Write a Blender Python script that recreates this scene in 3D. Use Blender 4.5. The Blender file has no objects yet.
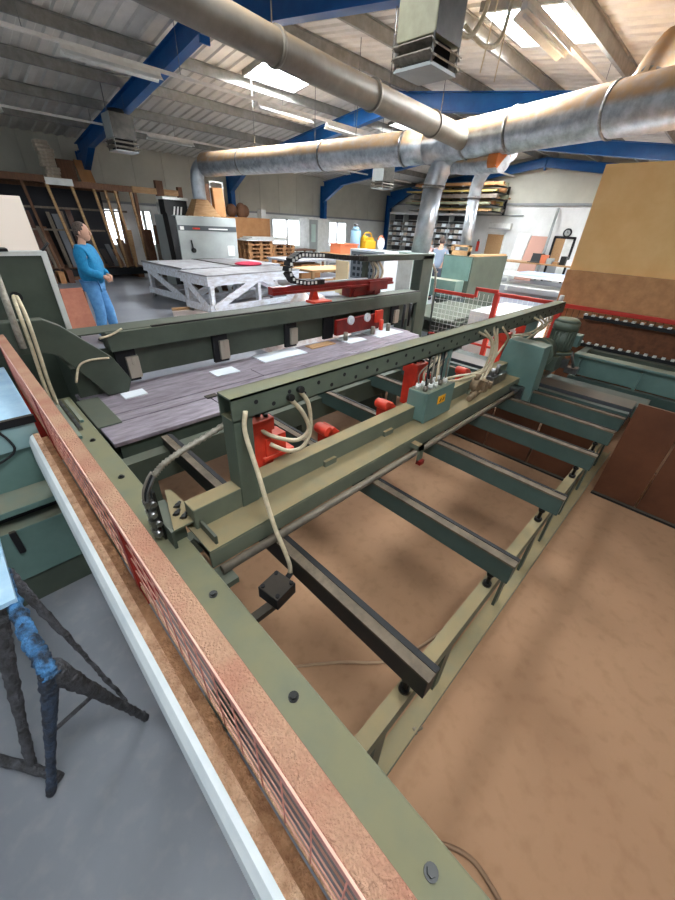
import bpy, bmesh, math, random
from mathutils import Vector, Matrix, Euler
random.seed(7)
SC = bpy.context.scene
COL = SC.collection

# ------------------------------------------------------------------ camera
cam_data = bpy.data.cameras.new('camera')
cam = bpy.data.objects.new('camera', cam_data)
COL.objects.link(cam)
YAW, PITCH, ROLL, FPX = 0.762173827, 0.558403902, 0.0527700842, 358.72
fw = Vector((math.cos(YAW) * math.cos(PITCH), math.sin(YAW) * math.cos(PITCH), -math.sin(PITCH)))
rt = Vector((math.sin(YAW), -math.cos(YAW), 0))
up = rt.cross(fw)
rt2 = rt * math.cos(ROLL) + up * math.sin(ROLL)
up2 = -rt * math.sin(ROLL) + up * math.cos(ROLL)
M = Matrix((rt2, up2, -fw)).transposed().to_4x4()
M.translation = Vector((0, 0, 2.0))
cam.matrix_world = M
cam_data.sensor_fit = 'VERTICAL'
cam_data.sensor_height = 36.0
cam_data.lens = FPX / 900.0 * 36.0
cam_data.clip_start = 0.02
cam_data.clip_end = 200
SC.camera = cam

# ------------------------------------------------------------------ light and exposure
SC.view_settings.view_transform = 'Standard'
SC.view_settings.look = 'None'
SC.view_settings.gamma = 1.0
SC.view_settings.use_curve_mapping = False
SC.view_settings.exposure = 1.0

world = bpy.data.worlds.new('daylight')
SC.world = world
world.use_nodes = True
bg = world.node_tree.nodes['Background']
bg.inputs['Color'].default_value = (0.80, 0.91, 1.0, 1)
bg.inputs['Strength'].default_value = 0.42

SKY_EMIT = 75.0            # daylight through the translucent skylight panes

# ------------------------------------------------------------------ materials
def rgb(r, g, b):
    f = lambda c: (c / 255 / 12.92) if c / 255 <= 0.04045 else ((c / 255 + 0.055) / 1.055) ** 2.4
    return (f(r), f(g), f(b), 1)

def mat(name, col, rough=0.55, metal=0.0, col2=None, scale=6.0, lo=0.35, hi=0.65, bump=0.0, bscale=60.0,
        dust=0.0, dustcol=(150, 128, 98), stretch=None, spec=0.4, bdist=0.02, dlo=0.55, dhi=0.95):
    m = bpy.data.materials.new(name)
    m.use_nodes = True
    nt = m.node_tree
    N, L = nt.nodes, nt.links
    b = N['Principled BSDF']
    b.inputs['Roughness'].default_value = rough
    b.inputs['Metallic'].default_value = metal
    b.inputs['Specular IOR Level'].default_value = spec
    base = rgb(*col)
    b.inputs['Base Color'].default_value = base
    out = None
    tc = N.new('ShaderNodeTexCoord')
    vec = tc.outputs['Object']
    if stretch:
        mp = N.new('ShaderNodeMapping')
        mp.inputs['Scale'].default_value = stretch
        L.new(vec, mp.inputs['Vector'])
        vec = mp.outputs['Vector']
    if col2 is not None:
        n = N.new('ShaderNodeTexNoise')
        n.inputs['Scale'].default_value = scale
        n.inputs['Detail'].default_value = 6
        n.inputs['Roughness'].default_value = 0.62
        L.new(vec, n.inputs['Vector'])
        r = N.new('ShaderNodeMapRange')
        r.inputs[1].default_value = lo
        r.inputs[2].default_value = hi
        L.new(n.outputs['Fac'], r.inputs[0])
        mx = N.new('ShaderNodeMix')
        mx.data_type = 'RGBA'
        mx.inputs[6].default_value = base
        mx.inputs[7].default_value = rgb(*col2)
        L.new(r.outputs[0], mx.inputs[0])
        out = mx.outputs[2]
    if dust > 0:
        # saw dust lies on whatever faces up
        g = N.new('ShaderNodeNewGeometry')
        sp = N.new('ShaderNodeSeparateXYZ')
        L.new(g.outputs['Normal'], sp.inputs[0])
        r = N.new('ShaderNodeMapRange')
        r.inputs[1].default_value = dlo
        r.inputs[2].default_value = dhi
        L.new(sp.outputs['Z'], r.inputs[0])
        n = N.new('ShaderNodeTexNoise')
        n.inputs['Scale'].default_value = 9
        n.inputs['Detail'].default_value = 8
        L.new(tc.outputs['Object'], n.inputs['Vector'])
        r2 = N.new('ShaderNodeMapRange')
        r2.inputs[1].default_value = 0.25
        r2.inputs[2].default_value = 0.6
        r2.inputs[3].default_value = dust * 0.6
        r2.inputs[4].default_value = min(1, dust * 1.1)
        L.new(n.outputs['Fac'], r2.inputs[0])
        mu = N.new('ShaderNodeMath')
        mu.operation = 'MULTIPLY'
        L.new(r.outputs[0], mu.inputs[0])
        L.new(r2.outputs[0], mu.inputs[1])
        mx = N.new('ShaderNodeMix')
        mx.data_type = 'RGBA'
        L.new(mu.outputs[0], mx.inputs[0])
        if out:
            L.new(out, mx.inputs[6])
        else:
            mx.inputs[6].default_value = base
        mx.inputs[7].default_value = rgb(*dustcol)
        out = mx.outputs[2]
        ro = N.new('ShaderNodeMapRange')
        ro.inputs[3].default_value = rough
        ro.inputs[4].default_value = 0.95
        L.new(mu.outputs[0], ro.inputs[0])
        L.new(ro.outputs[0], b.inputs['Roughness'])
        if metal > 0:
            me = N.new('ShaderNodeMapRange')
            me.inputs[3].default_value = metal
            me.inputs[4].default_value = 0.0
            L.new(mu.outputs[0], me.inputs[0])
            L.new(me.outputs[0], b.inputs['Metallic'])
    if out:
        L.new(out, b.inputs['Base Color'])
    if bump > 0:
        n = N.new('ShaderNodeTexNoise')
        n.inputs['Scale'].default_value = bscale
        n.inputs['Detail'].default_value = 5
        L.new(tc.outputs['Object'], n.inputs['Vector'])
        bp = N.new('ShaderNodeBump')
        bp.inputs['Strength'].default_value = bump
        bp.inputs['Distance'].default_value = bdist
        L.new(n.outputs['Fac'], bp.inputs['Height'])
        L.new(bp.outputs['Normal'], b.inputs['Normal'])
    return m

def emit(name, col, s):
    m = bpy.data.materials.new(name)
    m.use_nodes = True
    nt = m.node_tree
    b = nt.nodes['Principled BSDF']
    b.inputs['Base Color'].default_value = rgb(*col)
    b.inputs['Emission Color'].default_value = rgb(*col)
    b.inputs['Emission Strength'].default_value = s
    return m

GREEN = mat('olive machine paint', (92, 102, 88), 0.45, col2=(76, 86, 74), scale=3, dust=0.8, dustcol=(122, 118, 88))
GREEND = mat('dark olive machine paint', (76, 84, 72), 0.5, col2=(64, 72, 61), scale=3, dust=0.3, dustcol=(110, 106, 88))
TEAL = mat('grey green machine paint', (104, 130, 122), 0.42, col2=(90, 116, 108), scale=3, dust=0.6, dustcol=(138, 130, 106))
CREAMY = mat('dusty olive steel', (104, 110, 92), 0.6, col2=(92, 98, 82), scale=4, dust=1.0, dustcol=(140, 124, 90))
BARG = mat('grey green bar paint', (66, 84, 78), 0.5, col2=(56, 74, 68), scale=4, dust=0.5, dustcol=(96, 92, 80))
BARK = mat('black bar paint', (24, 25, 24), 0.5, col2=(34, 33, 30), scale=5, dust=0.5, dustcol=(92, 82, 66))
RUBBER = mat('black rubber strip', (26, 26, 26), 0.7)
ALU = mat('dull aluminium strip', (150, 142, 130), 0.45, metal=0.6, col2=(120, 112, 100), scale=20)
WEAR = mat('dusty bar strip', (110, 96, 78), 0.8, col2=(82, 72, 58), scale=14)
STEEL = mat('grey steel', (150, 150, 148), 0.35, metal=0.9, col2=(110, 108, 104), scale=14)
STEELD = mat('dusty steel shaft', (130, 122, 108), 0.5, metal=0.5, col2=(108, 100, 88), scale=20, dust=0.7, dustcol=(140, 126, 104))
BOLT = mat('dark bolt steel', (46, 46, 44), 0.4, metal=0.7)
BLACK = mat('black plastic', (20, 20, 21), 0.5, dust=0.45, dustcol=(90, 80, 66))
REDG = mat('guard red paint', (186, 62, 52), 0.55, col2=(164, 52, 44), scale=8, dust=0.97, dustcol=(208, 162, 130), bump=1.0, bscale=170, bdist=0.025)
REDW = mat('guard mesh wire', (228, 160, 146), 0.6, col2=(212, 138, 122), scale=30, dust=0.7, dustcol=(196, 170, 146))
REDP = mat('guard post red', (150, 34, 26), 0.5)
REDF = mat('fence red paint', (206, 62, 48), 0.45, col2=(188, 52, 40), scale=6)
REDC = mat('clamp red paint', (226, 66, 42), 0.42, col2=(196, 50, 34), scale=8, dust=0.35, dustcol=(180, 120, 90))
REDD = mat('dark red steel', (138, 30, 24), 0.45, col2=(112, 24, 20), scale=8)
TROW = mat('white trough metal', (240, 243, 240), 0.5, col2=(222, 228, 228), scale=5)
TROD = mat('saw dust crust', (206, 166, 132), 0.95, col2=(172, 130, 98), scale=26, bump=1.0, bscale=90)
HOSE = mat('cream air hose', (204, 190, 160), 0.5, col2=(180, 166, 136), scale=30)
CONDUIT = mat('grey spiral conduit', (150, 144, 130), 0.5, metal=0.3, col2=(120, 112, 98), scale=40)
SLAB = mat('worn violet grey table plate', (158, 148, 156), 0.4, metal=0.25, col2=(112, 102, 110), scale=5, stretch=(1, 5, 1), dust=0.15, dustcol=(150, 140, 136))
SHEETW = mat('white laminate sheet', (226, 230, 232), 0.45, col2=(210, 216, 220), scale=3)
YELLOW = mat('yellow label', (236, 170, 24), 0.5)
BROWNP = mat('brown plywood', (96, 58, 38), 0.42, col2=(78, 46, 30), scale=3, dust=0.4, dustcol=(130, 100, 74))
FIBER = mat('tan fibreboard', (246, 202, 138), 0.8, col2=(240, 192, 126), scale=4)
FIBERD = mat('brown fibreboard', (208, 156, 108), 0.85, col2=(180, 130, 88), scale=9, lo=0.3, hi=0.7, bump=0.2, bscale=50)
FELT = mat('brown rough backing board', (120, 76, 50), 0.9, col2=(96, 60, 40), scale=14, bump=0.3, bscale=60)
BRISTLE = mat('white bristle', (214, 214, 206), 0.8)
ROOFM = mat('roof sheet', (222, 218, 210), 0.5, metal=0.1, col2=(206, 202, 194), scale=2)
PURL = mat('galvanised purlin', (150, 148, 142), 0.5, metal=0.4, col2=(128, 126, 120), scale=6)
BLUE = mat('blue frame paint', (12, 90, 156), 0.4, col2=(10, 76, 138), scale=3)
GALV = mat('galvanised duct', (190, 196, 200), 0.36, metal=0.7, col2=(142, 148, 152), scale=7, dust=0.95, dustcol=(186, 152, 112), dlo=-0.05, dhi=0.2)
GALVC = mat('clean galvanised duct', (190, 196, 200), 0.36, metal=0.7, col2=(160, 166, 170), scale=5)
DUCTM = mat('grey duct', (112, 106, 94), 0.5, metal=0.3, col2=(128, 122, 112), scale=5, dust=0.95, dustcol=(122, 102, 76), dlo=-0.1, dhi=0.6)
WALLB = mat('beige sandwich panel', (196, 192, 176), 0.6, col2=(184, 180, 164), scale=1.2)
WALLW = mat('white wall', (228, 228, 224), 0.7, col2=(214, 214, 208), scale=1.5)
WALLG = mat('grey wall', (150, 152, 152), 0.7, col2=(136, 138, 138), scale=1.5)
WHITE = mat('white paint', (226, 226, 220), 0.5, col2=(206, 206, 198), scale=5)
LAMPW = mat('lamp housing', (238, 234, 226), 0.5, col2=(224, 218, 208), scale=6)
WOOD = mat('pine wood', (188, 150, 106), 0.65, col2=(160, 120, 80), scale=4, stretch=(1, 8, 8))
WOODD = mat('brown wood', (120, 82, 56), 0.7, col2=(92, 62, 42), scale=4, stretch=(8, 8, 1))
WOODP = mat('pallet wood', (176, 128, 84), 0.75, col2=(140, 98, 62), scale=6)
WOODG = mat('grey old wood', (130, 118, 104), 0.8, col2=(100, 88, 76), scale=6, stretch=(8, 8, 1))
TABW = mat('whitewashed table wood', (222, 226, 234), 0.6, col2=(190, 186, 186), scale=4, stretch=(1, 4, 4))
TABT = mat('worn table top', (158, 158, 160), 0.5, col2=(128, 124, 122), scale=4)
CARD = mat('cardboard', (176, 128, 84), 0.8, col2=(160, 112, 70), scale=3)
DARK = mat('dark gap', (26, 26, 28), 0.8)
GREYM = mat('light grey machine', (160, 164, 160), 0.45, col2=(148, 152, 148), scale=2)
GLASSD = mat('dark screen', (60, 66, 72), 0.2)
YELM = mat('yellow machine paint', (226, 168, 40), 0.45)
CYLB = mat('light blue gas bottle', (136, 170, 190), 0.4)
ORANGE = mat('orange crate plastic', (216, 122, 82), 0.5)
PINK = mat('raspberry pad', (190, 40, 70), 0.6)
PAINTB = mat('crusted blue paint', (72, 128, 176), 0.6, col2=(34, 46, 60), scale=16, lo=0.42, hi=0.6, bump=1.0, bscale=60)
TROF = mat('brown saw dust bed', (166, 124, 88), 0.95, col2=(132, 94, 64), scale=22, bump=1.0, bscale=70)
PAINTK = mat('crusted dark paint', (58, 56, 56), 0.8, col2=(88, 88, 92), scale=24, lo=0.4, hi=0.75, bump=1.0, bscale=70)
PALEBLUE = mat('pale blue paint', (190, 220, 236), 0.35, col2=(160, 198, 222), scale=8)  # plain pale blue of the worktop and the trestle's board end
SKIN = mat('skin', (206, 158, 132), 0.55)
HAIR = mat('dark brown hair', (62, 48, 40), 0.75, col2=(90, 78, 70), scale=40)
JACKET = mat('blue fleece', (26, 128, 172), 0.85, col2=(20, 108, 150), scale=24, bump=0.25, bscale=120)
JEANS = mat('light blue jeans', (96, 150, 196), 0.85, col2=(74, 124, 172), scale=10, bump=0.2, bscale=120)
TSHIRT = mat('grey blue shirt', (132, 144, 160), 0.85)
SHOE = mat('dark shoe', (40, 38, 38), 0.7)
PALEGN = mat('pale green panel', (186, 204, 194), 0.45, col2=(170, 190, 180), scale=2)
PANE_SKY = emit('skylight pane', (240, 247, 255), SKY_EMIT)
PANE_WIN = emit('daylit window pane', (236, 244, 255), 2.6)
PANE_ADDED = emit('added side window pane', (236, 244, 255), 1.2)  # weak glow for the windows added in the unseen side wall
PANE_FAR = emit('far skylight pane', (240, 247, 255), 28.0)
PANE_NEAR = emit('dimmed skylight pane', (240, 247, 255), 14.0)  # weaker glow for the unseen near skylights, keeps the foreground darker

def floor_mat():
    m = bpy.data.materials.new('concrete floor')
    m.use_nodes = True
    nt = m.node_tree
    N, L = nt.nodes, nt.links
    b = N['Principled BSDF']
    tc = N.new('ShaderNodeTexCoord')
    n1 = N.new('ShaderNodeTexNoise'); n1.inputs['Scale'].default_value = 1.1; n1.inputs['Detail'].default_value = 8
    n2 = N.new('ShaderNodeTexNoise'); n2.inputs['Scale'].default_value = 14; n2.inputs['Detail'].default_value = 8
    L.new(tc.outputs['Object'], n1.inputs[0]); L.new(tc.outputs['Object'], n2.inputs[0])
    def mix(fac, a, c):
        x = N.new('ShaderNodeMix'); x.data_type = 'RGBA'
        for s, v in ((6, a), (7, c)):
            if isinstance(v, tuple): x.inputs[s].default_value = v
            else: L.new(v, x.inputs[s])
        L.new(fac, x.inputs[0]); return x.outputs[2]
    def rng(v, a, c, d=0, e=1):
        x = N.new('ShaderNodeMapRange'); x.inputs[1].default_value = a; x.inputs[2].default_value = c
        x.inputs[3].default_value = d; x.inputs[4].default_value = e; L.new(v, x.inputs[0]); return x.outputs[0]
    grey = mix(rng(n1.outputs['Fac'], 0.35, 0.7), rgb(126, 128, 133), rgb(108, 110, 115))
    grey = mix(rng(n2.outputs['Fac'], 0.5, 0.8, 0, 0.35), grey, rgb(150, 146, 142))
    dust = mix(rng(n1.outputs['Fac'], 0.3, 0.7), rgb(154, 118, 87), rgb(147, 111, 81))
    dust = mix(rng(n2.outputs['Fac'], 0.5, 0.75, 0, 0.5), dust, rgb(126, 94, 66))
    # the saw dust lies in the machine's bay, right of the side beam
    sp = N.new('ShaderNodeSeparateXYZ'); L.new(tc.outputs['Object'], sp.inputs[0])
    mx = rng(sp.outputs['X'], 0.2, 0.42)
    my = rng(sp.outputs['Y'], 3.3, 3.0)
    mu = N.new('ShaderNodeMath'); mu.operation = 'MULTIPLY'; L.new(mx, mu.inputs[0]); L.new(my, mu.inputs[1])
    c = mix(mu.outputs[0], grey, dust)
    L.new(c, b.inputs['Base Color'])
    L.new(rng(mu.outputs[0], 0, 1, 0.38, 0.95), b.inputs['Roughness'])
    bp = N.new('ShaderNodeBump'); bp.inputs['Strength'].default_value = 0.12
    L.new(n2.outputs['Fac'], bp.inputs['Height']); L.new(bp.outputs['Normal'], b.inputs['Normal'])
    return m
FLOOR = floor_mat()

# ------------------------------------------------------------------ mesh helpers
class MB:
    """collects shapes and links them as ONE mesh object"""
    def __init__(s):
        s.bm = bmesh.new()
    def box(s, x0, x1, y0, y1, z0, z1, mi=0):
        v = [s.bm.verts.new((x, y, z)) for x in (x0, x1) for y in (y0, y1) for z in (z0, z1)]
        for q in ((0, 1, 3, 2), (4, 6, 7, 5), (0, 4, 5, 1), (2, 3, 7, 6), (0, 2, 6, 4), (1, 5, 7, 3)):
            f = s.bm.faces.new([v[i] for i in q]); f.material_index = mi
        return s
    def hexa(s, b, t, mi=0):
        """four bottom corners, four top corners in the same order"""
        vb = [s.bm.verts.new(p) for p in b]; vt = [s.bm.verts.new(p) for p in t]
        n = len(b)
        fs = [s.bm.faces.new(vb[::-1]), s.bm.faces.new(vt)]
        for i in range(n):
            fs.append(s.bm.faces.new((vb[i], vb[(i + 1) % n], vt[(i + 1) % n], vt[i])))
        for f in fs: f.material_index = mi
        return s
    def prism(s, pts, vec, mi=0):
        v = Vector(vec)
        return s.hexa([Vector(p) for p in pts], [Vector(p) + v for p in pts], mi)
    def bar(s, p0, p1, w, h, mi=0, upv=(0, 0, 1), twist=0.0):
        p0, p1 = Vector(p0), Vector(p1)
        d = (p1 - p0).normalized()
        u = Vector(upv)
        if abs(d.dot(u)) > 0.98: u = Vector((0, 1, 0))
        a = d.cross(u).normalized(); c = a.cross(d).normalized()
        if twist:
            R = Matrix.Rotation(twist, 3, d); a = R @ a; c = R @ c
        o = [(-w / 2, -h / 2), (w / 2, -h / 2), (w / 2, h / 2), (-w / 2, h / 2)]
        return s.hexa([p0 + a * i + c * j for i, j in o], [p1 + a * i + c * j for i, j in o], mi)
    def cyl(s, p0, p1, r, r2=None, n=16, mi=0, smooth=True):
        p0, p1 = Vector(p0), Vector(p1)
        r2 = r if r2 is None else r2
        d = (p1 - p0).normalized()
        u = Vector((0, 0, 1)) if abs(d.z) < 0.9 else Vector((1, 0, 0))
        a = d.cross(u).normalized(); c = a.cross(d)
        A = [s.bm.verts.new(p0 + (a * math.cos(t) + c * math.sin(t)) * r) for t in [2 * math.pi * i / n for i in range(n)]]
        B = [s.bm.verts.new(p1 + (a * math.cos(t) + c * math.sin(t)) * r2) for t in [2 * math.pi * i / n for i in range(n)]]
        f = s.bm.faces.new(A); f.material_index = mi
        f = s.bm.faces.new(B[::-1]); f.material_index = mi
        for i in range(n):
            f = s.bm.faces.new((A[i], B[i], B[(i + 1) % n], A[(i + 1) % n])); f.material_index = mi; f.smooth = smooth
        return s
    def tube(s, pts, r, n=8, mi=0, sub=5, rf=None):
        pts = [Vector(p) for p in pts]
        if sub > 1 and len(pts) > 2:
            q = []
            P = [pts[0] * 2 - pts[1]] + pts + [pts[-1] * 2 - pts[-2]]
            for i in range(1, len(P) - 2):
                for k in range(sub):
                    t = k / sub
                    a, b, c, d = P[i - 1], P[i], P[i + 1], P[i + 2]
                    q.append(0.5 * ((2 * b) + (c - a) * t + (2 * a - 5 * b + 4 * c - d) * t * t + (3 * b - a - 3 * c + d) * t ** 3))
            q.append(pts[-1]); pts = q
        rings = []
        prev = None
        m = len(pts)
        for i, p in enumerate(pts):
            d = (pts[min(i + 1, m - 1)] - pts[max(i - 1, 0)]).normalized()
            if prev is None:
                u = Vector((0, 0, 1)) if abs(d.z) < 0.9 else Vector((1, 0, 0))
                a = d.cross(u).normalized()
            else:
                a = (prev - d * prev.dot(d)).normalized()
            prev = a
            c = d.cross(a)
            rr = r if rf is None else rf(i / (m - 1), i) * r
            rings.append([s.bm.verts.new(p + (a * math.cos(t) + c * math.sin(t)) * rr) for t in [2 * math.pi * k / n for k in range(n)]])
        for A, B in zip(rings, rings[1:]):
            for i in range(n):
                f = s.bm.faces.new((A[i], A[(i + 1) % n], B[(i + 1) % n], B[i])); f.smooth = True; f.material_index = mi
        f = s.bm.faces.new(rings[0][::-1]); f.material_index = mi
        f = s.bm.faces.new(rings[-1]); f.material_index = mi
        return s
    def ball(s, c, r, sc=(1, 1, 1), mi=0, u=14, v=9):
        res = bmesh.ops.create_uvsphere(s.bm, u_segments=u, v_segments=v, radius=1)
        for w in res['verts']:
            w.co = Vector(c) + Vector((w.co.x * sc[0], w.co.y * sc[1], w.co.z * sc[2])) * r
            for f in w.link_faces:
                f.smooth = True; f.material_index = mi
        return s
    def rough(s, amp, sc=40.0):
        from mathutils import noise
        s.bm.normal_update()
        for v in s.bm.verts:
            n = noise.noise(v.co * sc) + .6 * noise.noise(v.co * sc * 2.3)
            v.co = v.co + v.normal * (n * amp)
        return s
    def grid(s, fn, nu, nv, mi=0, smooth=False):
        V = [[s.bm.verts.new(fn(i / nu, j / nv)) for j in range(nv + 1)] for i in range(nu + 1)]
        for i in range(nu):
            for j in range(nv):
                f = s.bm.faces.new((V[i][j], V[i + 1][j], V[i + 1][j + 1], V[i][j + 1])); f.material_index = mi; f.smooth = smooth
        return s

def link(name, mb, mats, parent=None, origin=(0, 0, 0), bevel=0.0, recalc=True):
    if recalc: bmesh.ops.recalc_face_normals(mb.bm, faces=mb.bm.faces[:])
    me = bpy.data.meshes.new(name)
    mb.bm.to_mesh(me); mb.bm.free()
    o = Vector(origin)
    if o.length > 0: me.transform(Matrix.Translation(-o))
    for m in (mats if isinstance(mats, (list, tuple)) else [mats]): me.materials.append(m)
    ob = bpy.data.objects.new(name, me)
    COL.objects.link(ob)
    if parent is not None: ob.parent = parent
    else: ob.location = o
    if bevel > 0:
        bv = ob.modifiers.new('bevel', 'BEVEL'); bv.width = bevel; bv.segments = 2; bv.limit_method = 'ANGLE'; bv.angle_limit = math.radians(50)
    return ob

def tag(o, label, cat, group=None, kind=None):
    o['label'] = label; o['category'] = cat
    if group: o['group'] = group
    if kind: o['kind'] = kind
    return o

class T:
    """a thing: an Empty at its base, parts are built in world coordinates"""
    def __init__(s, name, label, cat, loc=(0, 0, 0), group=None):
        s.o = bpy.data.objects.new(name, None); COL.objects.link(s.o)
        s.o.location = loc; s.loc = Vector(loc)
        s.o.empty_display_size = 0.1
        tag(s.o, label, cat, group)
    def part(s, name, mb, mats, parent=None, label=None, bevel=0.0, kind=None):
        ob = link(name, mb, mats, parent or s.o, s.loc, bevel)
        if label: ob['label'] = label
        if kind: ob['kind'] = kind
        return ob

def islands(bm):
    seen, out = set(), []
    bm.verts.ensure_lookup_table()
    for v in bm.verts:
        if v in seen: continue
        st, isl = [v], []
        seen.add(v)
        while st:
            a = st.pop(); isl.append(a)
            for e in a.link_edges:
                b = e.other_vert(a)
                if b not in seen: seen.add(b); st.append(b)
        out.append(isl)
    return out
def pieces(t, name, mb, mats, **kw):
    """every separate shape in the builder becomes a part of its own"""
    res = []
    for isl in islands(mb.bm):
        m = MB(); mp = {v: m.bm.verts.new(v.co) for v in isl}
        fs = {f for v in isl for f in v.link_faces}
        for f in fs:
            g = m.bm.faces.new([mp[v] for v in f.verts]); g.smooth = f.smooth; g.material_index = f.material_index
        res.append(t.part(name, m, mats, **kw))
    mb.bm.free()
    return res
def spieces(parent, name, mb, mats):
    for isl in islands(mb.bm):
        m = MB(); mp = {v: m.bm.verts.new(v.co) for v in isl}
        for f in {f for v in isl for f in v.link_faces}:
            g = m.bm.faces.new([mp[v] for v in f.verts]); g.smooth = f.smooth
        struct(name, m, mats, parent=parent)
    mb.bm.free()
ORD = ['first', 'second', 'third', 'fourth', 'fifth', 'sixth', 'seventh', 'eighth', 'ninth', 'tenth', 'eleventh', 'twelfth', 'thirteenth', 'fourteenth', 'fifteenth', 'sixteenth', 'seventeenth', 'eighteenth', 'nineteenth', 'twentieth', 'twenty-first', 'twenty-second']

def solo(name, mb, mats, label, cat, loc, group=None, bevel=0.0, kind=None):
    return tag(link(name, mb, mats, None, loc, bevel), label, cat, group, kind)

def struct(name, mb, mats, bevel=0.0, parent=None):
    ob = link(name, mb, mats, parent, (0, 0, 0), bevel)
    ob['kind'] = 'structure'
    return ob

def dup(root, loc, label=None, rz=None):
    r = root.copy(); COL.objects.link(r); r.location = loc
    if rz is not None: r.rotation_euler = (0, 0, rz)
    if label: r['label'] = label
    for ch in list(root.children):
        c = ch.copy(); COL.objects.link(c); c.parent = r
        for g in list(ch.children):
            d = g.copy(); COL.objects.link(d); d.parent = c
    return r

def skin(verts, edges, radii, root=0, sub=2):
    me = bpy.data.meshes.new('skin_tmp')
    me.from_pydata(verts, edges, [])
    ob = bpy.data.objects.new('skin_tmp', me); COL.objects.link(ob)
    md = ob.modifiers.new('s', 'SKIN'); md.use_smooth_shade = True
    for i, r in enumerate(radii):
        sv = me.skin_vertices[0].data[i]
        sv.radius = r if isinstance(r, tuple) else (r, r)
        sv.use_root = (i == root)
    sd = ob.modifiers.new('d', 'SUBSURF'); sd.levels = sub; sd.render_levels = sub
    dg = bpy.context.evaluated_depsgraph_get()
    res = bpy.data.meshes.new_from_object(ob.evaluated_get(dg))
    bpy.data.objects.remove(ob, do_unlink=True)
    return res
# ------------------------------------------------------------------ the hall
YW, XG, YR, RIDGE = 18.0, 22.5, -5.0, 8.5
def roof_z(y): return 5.38 - 0.13 * abs(y - RIDGE)
XL = -2.6
struct('floor', MB().box(-14, XG + 0.2, -9, YW + 0.2, -0.1, 0), FLOOR)

SKY = []                                  # skylight openings: x0, x1, y0, y1
for xc in (7.75, 13.55, 19.4):
    SKY.append((xc - .75, xc + .85, 9.0, 10.6))
for xc in (1.95, 7.7, 13.55, 19.4):
    SKY.append((xc - .75, xc + .75, 2.85, 4.2))
for xc in (0.5, 7.7, 13.55):  # unseen extra skylight row, added to light the machine bay from above
    SKY.append((xc - .75, xc + .75, -1.2, 0.3))
def roof_sheet(y0, y1, *cuts):
    mb = MB()
    xs = []
    x = XL
    while x < XG + 0.2:
        xs += [(x, 0), (x + 0.13, 0), (x + 0.16, 0.035), (x + 0.27, 0.035)]
        x += 0.30
    ys = sorted([y0, y1] + list(cuts))
    V = [[mb.bm.verts.new((px, y, roof_z(y) + pz)) for y in ys] for px, pz in xs]
    for i in range(len(xs) - 1):
        xm = (xs[i][0] + xs[i + 1][0]) / 2
        for j in range(len(ys) - 1):
            if any(s[0] < xm < s[1] and abs(s[2] - ys[j]) < 0.01 for s in SKY): continue
            mb.bm.faces.new((V[i][j], V[i + 1][j], V[i + 1][j + 1], V[i][j + 1]))
    return mb
struct('ceiling', roof_sheet(RIDGE, YW + 0.1, 9.0, 10.6), ROOFM)
struct('ceiling', roof_sheet(YR - 0.1, RIDGE, 2.85, 4.2, -1.2, 0.3), ROOFM)
for i, (x0, x1, y0, y1) in enumerate(SKY):
    z = lambda y: roof_z(y) + 0.09
    mb = MB()
    for a, b in (((x0, y0), (x1, y0)), ((x1, y0), (x1, y1)), ((x1, y1), (x0, y1)), ((x0, y1), (x0, y0))):
        mb.bar((a[0], a[1], z(a[1]) - 0.07), (b[0], b[1], z(b[1]) - 0.07), 0.05, 0.2)
    fr = struct('window_%d' % (i + 1), mb, PURL)
    p = MB().hexa([(x0, y0, z(y0)), (x1, y0, z(y0)), (x1, y1, z(y1)), (x0, y1, z(y1))],
                  [(x0, y0, z(y0) + .02), (x1, y0, z(y0) + .02), (x1, y1, z(y1) + .02), (x0, y1, z(y1) + .02)])
    struct('skylight_pane', p, PANE_NEAR if x0 < 4 else PANE_FAR if x0 > 12 else PANE_SKY, parent=fr)
    g = MB()                                # the fall guard of wire and the opener box under the pane
    for k in range(1, 6):
        x = x0 + (x1 - x0) * k / 6
        g.cyl((x, y0, z(y0) - .1), (x, y1, z(y1) - .1), 0.006, n=5)
    for k in range(1, 4):
        y = y0 + (y1 - y0) * k / 4
        g.cyl((x0, y, z(y) - .1), (x1, y, z(y) - .1), 0.006, n=5)
    struct('skylight_grille', g, STEEL, parent=fr)

k = 0
for s in (-1, 1):
    d = 0.35
    while True:
        y = RIDGE + s * d
        if y > YW - 0.3 or y < YR + 0.3: break
        inside = [q for q in SKY if q[2] - 0.05 < y < q[3] + 0.05]
        k += 1
        zt = roof_z(y) - 0.005
        mb = MB()
        mb.box(XL, XG, y - 0.035, y + 0.035, zt - 0.02, zt)
        mb.box(XL, XG, y - 0.006, y + 0.006, zt - 0.19, zt - 0.02)
        mb.box(XL, XG, y - 0.006, y + 0.05, zt - 0.21, zt - 0.19)
        struct('trim_%d' % k, mb, PURL)
        d += 1.75 if abs(d - 0.35) > 0.01 else 1.9

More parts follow.
